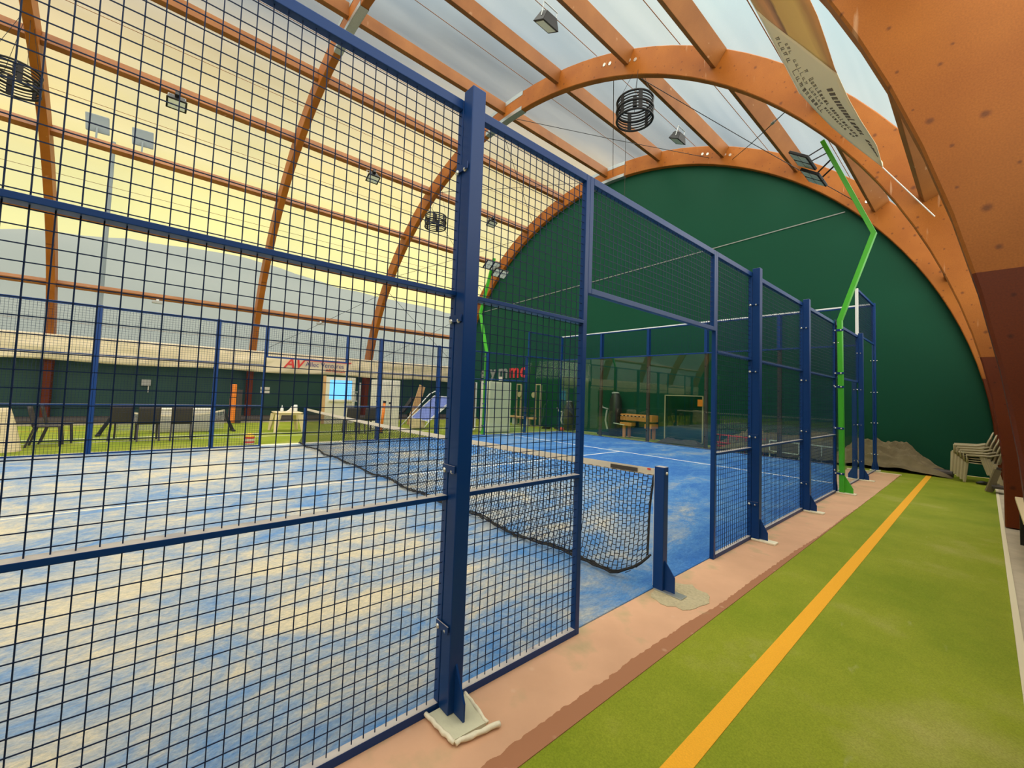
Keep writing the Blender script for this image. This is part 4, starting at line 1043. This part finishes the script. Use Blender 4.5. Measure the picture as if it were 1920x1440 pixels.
MB().tube([(-12.0, 3.08, 1.04), (-12.0, 3.085, 1.11)], 0.056, 14).build('cap', 'black', t)
MB().tube([(-12.0, 2.998, 0.0), (-12.0, 3.0, 0.05)], 0.06, 14).build('cap', 'black', t)
MB().tube([(-12.0, 3.30, 1.0), (-12.0, 3.30, 1.07)], 0.05, 12).build('cap', 'black', t)
MB().tube([(-12.0, 3.30, 0.0), (-12.0, 3.30, 1.0)], 0.012, 8).build('rod', 'white', t)

# tilted table tennis board
t = thing('folding_table_tennis_board', 'blue table tennis board tilted in a white tubular frame', 'table tennis table', (-13.4, 5.6, 0))
a_, b_, c_, d_ = V((-13.35, 4.82, 0.40)), V((-12.95, 5.38, 0.28)), V((-13.1, 6.72, 1.26)), V((-13.5, 5.96, 1.30))
q = MB(); n_ = (b_ - a_).cross(d_ - a_).normalized() * 0.02; q.prism([a_, b_, c_, d_], n_); q.build('board', 'table_blue', t)
q = MB(); 
for p0, p1 in ((a_, b_), (b_, c_), (c_, d_), (d_, a_), ((a_ + d_) / 2, (b_ + c_) / 2)): q.bar(p0 + V((0.01, 0, 0.015)), p1 + V((0.01, 0, 0.015)), 0.035)
q.build('edge_lines', 'whitemetal', t)
MB().tube([(-13.45, 4.42, 0.04), (-13.45, 4.9, 0.55), (-13.45, 5.7, 1.38), (-13.45, 5.95, 1.50), (-13.45, 6.15, 1.48), (-13.45, 6.2, 1.38)], 0.022, 8).build('frame_tube', 'whitemetal', t, smooth=True)
MB().tube([(-12.9, 5.2, 0.04), (-12.9, 5.4, 0.28), (-12.95, 6.3, 0.95), (-13.0, 6.9, 1.38)], 0.022, 8).build('frame_tube', 'whitemetal', t, smooth=True)
MB().tube([(-13.2, 6.4, 0.02), (-13.2, 6.5, 1.2)], 0.02, 8).build('leg', 'whitemetal', t)
MB().box(-13.4, -13.1, 4.8, 5.35, 0.03, 0.38).build('end_panel', 'plastic_table', t, bevel=0.01)
o = MB().bar((-14.4, 5.35, 0.02), (-14.7, 6.05, 1.72), 0.30, 0.04, up=(1, 0, 0)).build('leaning_plank', 'tan', loc=(-14.5, 5.5, 0)); tag(o, 'pale wooden board leaning behind the tilted blue table board', 'board')
# dark gym things in the gap behind
t = thing('exercise_bench', 'black exercise bench in the shadow behind the tilted blue board', 'bench', (-15.6, 5.4, 0))
MB().bar((-15.6, 4.9, 0.45), (-15.6, 5.6, 0.5), 0.3, 0.08).build('seat', 'black', t); MB().bar((-15.6, 5.6, 0.5), (-15.6, 6.1, 1.2), 0.3, 0.08).build('backrest', 'black', t)
for y in (4.95, 5.9): MB().bar((-15.6, y, 0), (-15.6, y, 0.48), 0.08).build('leg', 'blacksteel', t)

# dark standing panel on a white stand
t = thing('standing_panel', 'dark brown standing panel in a white wheeled frame, left of the far green mast', 'panel', (-11.5, 6.2, 0))
MB().box(-11.55, -11.5, 5.72, 6.62, 0.12, 1.9).build('board', 'darkbrown', t)
MB().box(-11.54, -11.49, 6.63, 6.69, 0.3, 1.92).build('upright', 'whitemetal', t)
MB().tube([(-11.5, 6.66, 0.5), (-11.5, 6.66, 0.12), (-11.4, 6.55, 0.06), (-11.3, 6.1, 0.05)], 0.03, 8).build('foot', 'whitemetal', t, smooth=True)

# letters on the green end wall
for s_, x, mt, lab in (('g', -17.35, 'grey_letters', 'grey letter g'), ('y', -16.45, 'grey_letters', 'grey letter y'), ('m', -15.75, 'grey_letters', 'grey letter m'), ('m', -14.86, 'red', 'red letter m'), ('c', -13.98, 'red', 'red letter c')):
    o = text(s_, 1.05, (x, 11.27, 2.33 + (x + 17.3) * 0.02), (radians(90), 0, 0), mt, None, 'wall_letter', ext=0.02, off=0.02)
    tag(o, lab + ' mounted high on the green end wall', 'letter', 'letters on the end wall')
o = MB().box(-15.62, -15.32, 11.22, 11.28, 2.2, 2.42).build('notice_plate', 'white', loc=(-15.5, 11.25, 2.3)); tag(o, 'small white plate under the letters on the end wall', 'sign')
# cable rack
t = thing('cable_gym_rack', 'gym rack of pale steel uprights behind the far court corner', 'gym machine', (-12.9, 10.9, 0))
for x in (-13.75, -13.43, -12.40, -12.06): MB().box(x - 0.035, x + 0.035, 10.85, 10.92, 0, 1.98).build('upright', 'plastic_cream', t)
for x0, x1 in ((-13.75, -13.43), (-12.40, -12.06)): MB().box(x0, x1, 10.85, 10.92, 1.98, 2.03).build('crossbar', 'plastic_cream', t)
for x in (-13.42, -12.42): MB().tube([(x, 10.8, 1.5), (x, 10.74, 1.5)], 0.13, 18).build('weight_plate', 'plastic_cream', t)
MB().box(-14.0, -12.2, 10.55, 10.8, 0.34, 0.44).build('bench_pad', 'tan', t, bevel=0.02)
for x in (-13.6, -12.7): MB().box(x - 0.12, x + 0.12, 10.6, 10.75, 0, 0.34).build('bench_leg', 'greyfix', t)
t = thing('weight_disc_stand', 'dark weight discs lying on the turf beyond the far corner', 'weights', (-11.3, 10.5, 0))
for k in range(3): MB().lathe([(0.2, 0.03 * k), (0.2, 0.03 * k + 0.026)], -11.3 + 0.03 * k, 10.5, 20).build('disc', 'blacksteel', t)
o = MB().lathe([(0.09, 0), (0.12, 0.05), (0.05, 0.14)], -10.35, 10.5, 14).build('red_kettle', 'red', smooth=True, loc=(-10.35, 10.5, 0)); tag(o, 'small red weight on the turf behind the far corner', 'weight')

# dark machines behind the back glass
def machine(x, y, h, w, lab, seed):
    r_ = random.Random(seed)
    t = thing('gym_machine', lab, 'gym machine', (x, y, 0), 'gym machines behind the back glass')
    b = MB(); b.tube([(x, y, 0.05), (x, y, h * 0.5), (x + 0.03, y, h * 0.85), (x + 0.02, y, h)], w, 14, rs=[w * 0.95, w, w * 0.9, w * 0.55]).build('cover', 'black', t, smooth=True)
    MB().lathe([(w * 0.5, h - 0.02), (w * 0.6, h + 0.03), (w * 0.4, h + 0.06)], x, y, 16).build('cap', 'greyfix', t, smooth=True)
    MB().tube([(x - w, y - 0.1, h * 0.62), (x - w - 0.2, y - 0.2, h * 0.66), (x - w - 0.3, y - 0.2, h * 0.78)], 0.03, 8).build('handlebar', 'greyfix', t)
    MB().tube([(x - w - 0.02, y - 0.15, h * 0.6), (x - w - 0.05, y - 0.2, h * 0.35), (x - w + 0.05, y - 0.2, 0.25)], 0.035, 8).build('arm', 'greyfix', t)
    MB().box(x - w - 0.45, x + w, y - 0.2, y + 0.2, 0, 0.10).build('base', 'black', t)
    return t
gm1 = machine(-7.95, 10.95, 1.68, 0.26, 'tall covered black gym machine behind the second glass pane', 1)
machine(-10.35, 10.95, 1.25, 0.22, 'low dark exercise bike in the far corner behind the glass', 2)
MB().bar((-7.9, 10.75, 0.52), (-7.2, 10.45, 0.50), 0.03).build('white_bar', 'whitemetal', gm1)
# table football
t = thing('football_table', 'orange brown table football table behind the back glass', 'football table', (-6.9, 10.95, 0))
MB().box(-7.55, -6.22, 10.72, 11.18, 0.66, 0.90).build('playfield_box', 'orangewood', t, bevel=0.01)
b = MB(); b.box(-7.55, -7.05, 10.70, 11.0, 0.46, 0.58); b.build('end_box', 'orangewood', t); MB().box(-6.5, -6.22, 10.70, 11.18, 0.42, 0.58).build('end_box', 'orangewood', t)
for x in (-7.4, -6.36):
    for y in (10.78, 11.12): MB().box(x - 0.05, x + 0.05, y - 0.04, y + 0.04, 0, 0.5).build('leg', 'orangewood', t)
for k in range(8): MB().tube([(-7.45 + 0.16 * k, 10.6, 0.84), (-7.45 + 0.16 * k, 11.2, 0.84)], 0.012, 6).build('rod', 'whitemetal', t)
for k in range(8): MB().tube([(-7.45 + 0.16 * k, 10.56, 0.84), (-7.45 + 0.16 * k, 10.62, 0.84)], 0.022, 8).build('rod_grip', 'black', t)
# framed leaning pane
t = thing('framed_board', 'green tinted framed board standing on edge behind the back glass', 'board', (-5.1, 10.85, 0))
b = MB(); b.box(-5.80, -5.765, 10.83, 10.87, 0.08, 1.68); b.box(-4.46, -4.43, 10.83, 10.87, 0.08, 1.68); b.box(-5.80, -4.43, 10.83, 10.87, 1.65, 1.68); b.box(-5.80, -4.43, 10.83, 10.87, 0.08, 0.11)
b.build('frame', 'plastic_cream', t); MB().box(-5.765, -4.46, 10.845, 10.855, 0.11, 1.65).build('pane', 'pane', t)
MB().box(-4.60, -4.44, 10.80, 10.83, 1.32, 1.55).build('notice', 'orange', t)['label'] = 'small orange notice'
def heap(x0, x1, y0, y1, hf, name, lab, cat, mat, seed, nx=70, ny=18):
    def f(u, w):
        x = x0 + (x1 - x0) * u; y = y0 + (y1 - y0) * w
        e = min(1, 5 * u, (7 * (1 - u)) ** 0.8) ; e2 = sin(pi * min(1, max(0, w * 0.75 + 0.02))) ** 0.6
        rdg = abs(noise.noise(V((x * 1.1 + y * 2.2, y * 7 + x * 0.6, seed + 3))))
        h = hf(x) * e * e2 * (0.92 - 0.75 * rdg + 0.35 * noise.noise(V((x * 1.3, y * 3 + seed, 0))) + 0.28 * noise.noise(V((x * 2.5 + y * 4, y * 9, seed))) + 0.10 * noise.noise(V((x * 9, y * 14, seed))))
        return (x, y + 0.03 * noise.noise(V((x * 4, y * 4, 5))), max(0.0, h))
    b = MB(); b.grid(f, nx, ny); o = b.build(name, mat, smooth=False, loc=((x0 + x1) / 2, (y0 + y1) / 2, 0)); tag(o, lab, cat); return o
heap(-4.2, 1.25, 10.25, 11.28, lambda x: 0.70 if x < 0.2 else 0.70 - 0.22 * (x - 0.2), 'crumpled_tarp', 'heap of crumpled grey brown tarpaulin at the foot of the green end wall', 'tarpaulin', 'tarp', 2, 160, 40)
heap(-5.9, -4.3, 10.35, 10.75, lambda x: 0.22, 'equipment_heap', 'low dark heap of equipment under the framed board', 'heap', 'darkbrown', 4, 30, 8)
o = MB().tube([(0.85, 10.6, 0.08), (1.25, 10.55, 0.07)], 0.085, 12).build('rolled_mat', 'darkbrown', loc=(1.0, 10.6, 0)); tag(o, 'dark roll at the end of the yellow line, beside the tarpaulin', 'roll')
t = thing('red_barrier', 'red folding barrier lying against the tarpaulin behind the glass', 'barrier', (-3.2, 10.45, 0))
for z in (0.14, 0.24, 0.48): MB().tube([(-3.8, 10.4, z), (-2.5, 10.4, z - 0.03)], 0.022, 6).build('rail', 'red', t)
for k in range(6): MB().tube([(-3.75 + 0.25 * k, 10.4, 0.0), (-3.7 + 0.25 * k, 10.4, 0.5)], 0.014, 6).build('upright', 'red', t)
t = thing('white_barrier', 'white tubular frame lying before the tarpaulin behind the near mesh', 'frame', (-1.6, 10.35, 0))
for z in (0.12, 0.42): MB().tube([(-2.3, 10.3, z + 0.04), (-0.6, 10.3, z)], 0.016, 6).build('rail', 'whitemetal', t)
for x in (-2.3, -1.6, -1.1, -0.6): MB().tube([(x, 10.3, 0), (x, 10.3, 0.45)], 0.014, 6).build('upright', 'whitemetal', t)
o = MB().tube([(-0.72, 10.32, 0.02), (-0.6, 10.32, 0.45), (-0.2, 10.32, 0.42), (-0.3, 10.32, 0.05)], 0.02, 6).build('red_hurdle', 'red', loc=(-0.5, 10.3, 0)); tag(o, 'red bent tube frame beside the white frame at the near corner', 'frame')

# ------------------------------------------------------------------ stacked cream chairs by the near arch
def cream_chair():
    t = thing('stacked_chair', 'chair', 'chair', (0, 0, 0), 'stacked cream plastic chairs')
    # faces -x
    b = MB(); b.grid(lambda u, w: (-0.24 + 0.46 * u, -0.20 + 0.40 * w, 0.42 - 0.02 * sin(pi * u) + 0.01 * u), 8, 6); b.build('seat', 'plastic_cream', t, world=False, solid=0.02, smooth=True)
    b = MB(); b.grid(lambda u, w: (0.20 + 0.10 * u + 0.05 * sin(pi * w) , (-0.19 + 0.38 * w) * (1 - 0.12 * u * u), 0.42 + 0.46 * u - 0.14 * u * u * (2 * w - 1) ** 2), 8, 8); b.build('backrest', 'plastic_cream', t, world=False, solid=0.02, smooth=True)
    for sy in (-1, 1):
        MB().tube([(-0.22, sy * 0.19, 0.42), (-0.25, sy * 0.22, 0.0)], 0.03, 6, rs=[0.045, 0.026]).build('leg', 'plastic_cream', t, world=False)
        MB().tube([(0.17, sy * 0.19, 0.42), (0.27, sy * 0.22, 0.0)], 0.03, 6, rs=[0.045, 0.026]).build('leg', 'plastic_cream', t, world=False)
        MB().tube([(-0.20, sy * 0.235, 0.42), (-0.21, sy * 0.245, 0.57), (0.12, sy * 0.235, 0.58), (0.24, sy * 0.20, 0.62)], 0.018, 6, rs=[0.022, 0.025, 0.022, 0.018]).build('armrest', 'plastic_cream', t, world=False, smooth=True)
    return t
cc = cream_chair()
labs = ['bottom chair of the cream plastic stack by the green wall', 'second chair from below in the cream plastic stack', 'middle chair of the cream plastic stack', 'fourth chair from below in the cream plastic stack', 'top chair of the cream plastic stack by the green wall']
for k in range(5):
    loc = (1.68 - 0.045 * k, 10.20, 0.048 * k)
    if k == 0: cc.location = loc; cc['label'] = labs[0]
    else: dup(cc, loc, 0, labs[k])
t = thing('folded_chair', 'grey folded piece leaning by the foot of the near arches, right of the chair stack', 'folded chair', (1.84, 8.9, 0))
MB().bar((1.76, 8.85, 0.0), (1.88, 8.9, 0.42), 0.05, 0.09).build('leg', 'tarp', t); MB().bar((1.80, 9.05, 0.0), (1.90, 9.05, 0.45), 0.04, 0.06).build('leg', 'darkbrown', t)
MB().box(1.80, 1.95, 8.6, 8.9, 0.10, 0.14).build('seat', 'darkbrown', t)
t = thing('side_bench', 'tan bench with a dark metal leg at the right picture edge', 'bench', (2.2, 4.1, 0))
MB().box(1.965, 2.40, 3.2, 4.95, 0.44, 0.475).build('seat', 'plastic_table', t, bevel=0.006)
for y in (4.45, 3.45):
    for x in (2.0, 2.34): MB().box(x - 0.018, x + 0.018, y - 0.018, y + 0.018, 0, 0.44).build('leg', 'black', t)
t = thing('dark_shoe', 'small dark object on the turf beneath the chair stack', 'shoe', (1.66, 9.85, 0))
MB().tube([(1.60, 9.8, 0.03), (1.68, 9.85, 0.04), (1.76, 9.86, 0.03)], 0.04, 8, rs=[0.02, 0.04, 0.03]).build('body', 'black', t, smooth=True)

# ------------------------------------------------------------------ world
w = bpy.data.worlds.new('World'); S.world = w; w.use_nodes = True
nt = w.node_tree; L = nt.links.new; bg = nt.nodes['Background']
tc = N(nt, 'ShaderNodeTexCoord')
dt = N(nt, 'ShaderNodeVectorMath', operation='DOT_PRODUCT'); L(tc.outputs['Generated'], dt.inputs[0]); gd = V((-1.0, 0.25, -1.0)); dt.inputs[1].default_value = gd
nz_ = N(nt, 'ShaderNodeTexNoise'); nz_.inputs['Scale'].default_value = 2.2; nz_.inputs['Detail'].default_value = 6; nz_.inputs['Distortion'].default_value = 0.3
L(tc.outputs['Generated'], nz_.inputs['Vector'])
mr = N(nt, 'ShaderNodeMapRange'); L(nz_.outputs['Fac'], mr.inputs['Value']); mr.inputs['From Min'].default_value = 0.3; mr.inputs['From Max'].default_value = 0.7; mr.inputs['To Min'].default_value = -0.03; mr.inputs['To Max'].default_value = 0.03
ad = N(nt, 'ShaderNodeMath', operation='ADD'); L(dt.outputs['Value'], ad.inputs[0]); L(mr.outputs[0], ad.inputs[1])
m01 = N(nt, 'ShaderNodeMapRange'); L(ad.outputs[0], m01.inputs['Value']); m01.inputs['From Min'].default_value = -1.5; m01.inputs['From Max'].default_value = 1
r = ramp(nt, [(0.0, (1.0, 0.94, 0.82)), (0.14, (1.4, 1.32, 1.16)), (0.22, (2.3, 2.18, 1.9)), (0.38, (2.3, 2.18, 1.9)), (0.488, (0.33, 0.44, 0.44)), (0.544, (0.32, 0.36, 0.34)), (0.60, (0.22, 0.26, 0.27)), (0.64, (0.13, 0.14, 0.14)), (0.668, (0.17, 0.17, 0.16)), (0.692, (0.36, 0.29, 0.19)), (0.736, (0.46, 0.35, 0.16)), (0.80, (0.58, 0.47, 0.20)), (0.872, (0.64, 0.57, 0.22)), (1.0, (0.66, 0.58, 0.24))])  # unseen sky overhead and to the south raised to brighten the hall
L(m01.outputs[0], r.inputs['Fac'])
n2 = N(nt, 'ShaderNodeTexNoise'); n2.inputs['Scale'].default_value = 3.5; n2.inputs['Detail'].default_value = 5; L(tc.outputs['Generated'], n2.inputs['Vector'])
r2 = ramp(nt, [(0.35, (0.80, 0.88, 0.97)), (0.65, (1.12, 1.10, 1.06))]); L(n2.outputs['Fac'], r2.inputs['Fac'])
mm = N(nt, 'ShaderNodeMix', data_type='RGBA', blend_type='MULTIPLY'); mm.inputs['Factor'].default_value = 0.7; L(r.outputs['Color'], mm.inputs['A']); L(r2.outputs['Color'], mm.inputs['B'])
L(mm.outputs['Result'], bg.inputs['Color']); bg.inputs['Strength'].default_value = 1.0

# ------------------------------------------------------------------ camera
cam = bpy.data.cameras.new('Camera'); co = bpy.data.objects.new('Camera', cam); C.objects.link(co); S.camera = co
yaw, pitch, roll, F = -0.8566126224976823, 0.05157588120627763, 0.03600993397219515, 775.4801447546964
f = V((sin(yaw) * cos(pitch), cos(yaw) * cos(pitch), sin(pitch))); rt = V((cos(yaw), -sin(yaw), 0)); up = rt.cross(f)
r2_ = rt * cos(roll) + up * sin(roll); u2_ = -rt * sin(roll) + up * cos(roll)
mtx = Matrix(((r2_.x, u2_.x, -f.x, 1.7410569), (r2_.y, u2_.y, -f.y, -3.1669277), (r2_.z, u2_.z, -f.z, 1.5114307), (0, 0, 0, 1)))
co.matrix_world = mtx
cam.sensor_width = 36; cam.lens = F * 36 / 1920; cam.shift_x = 6.9157 / 1920; cam.shift_y = -21.621 / 1920; cam.clip_start = 0.05; cam.clip_end = 500

vs_ = S.view_settings; vs_.view_transform = 'Standard'; vs_.look = 'None'; vs_.gamma = 1; vs_.use_curve_mapping = False; vs_.exposure = 0.82
S.cycles.transparent_max_bounces = 24; S.cycles.max_bounces = 8; S.cycles.diffuse_bounces = 4; S.cycles.use_denoising = True
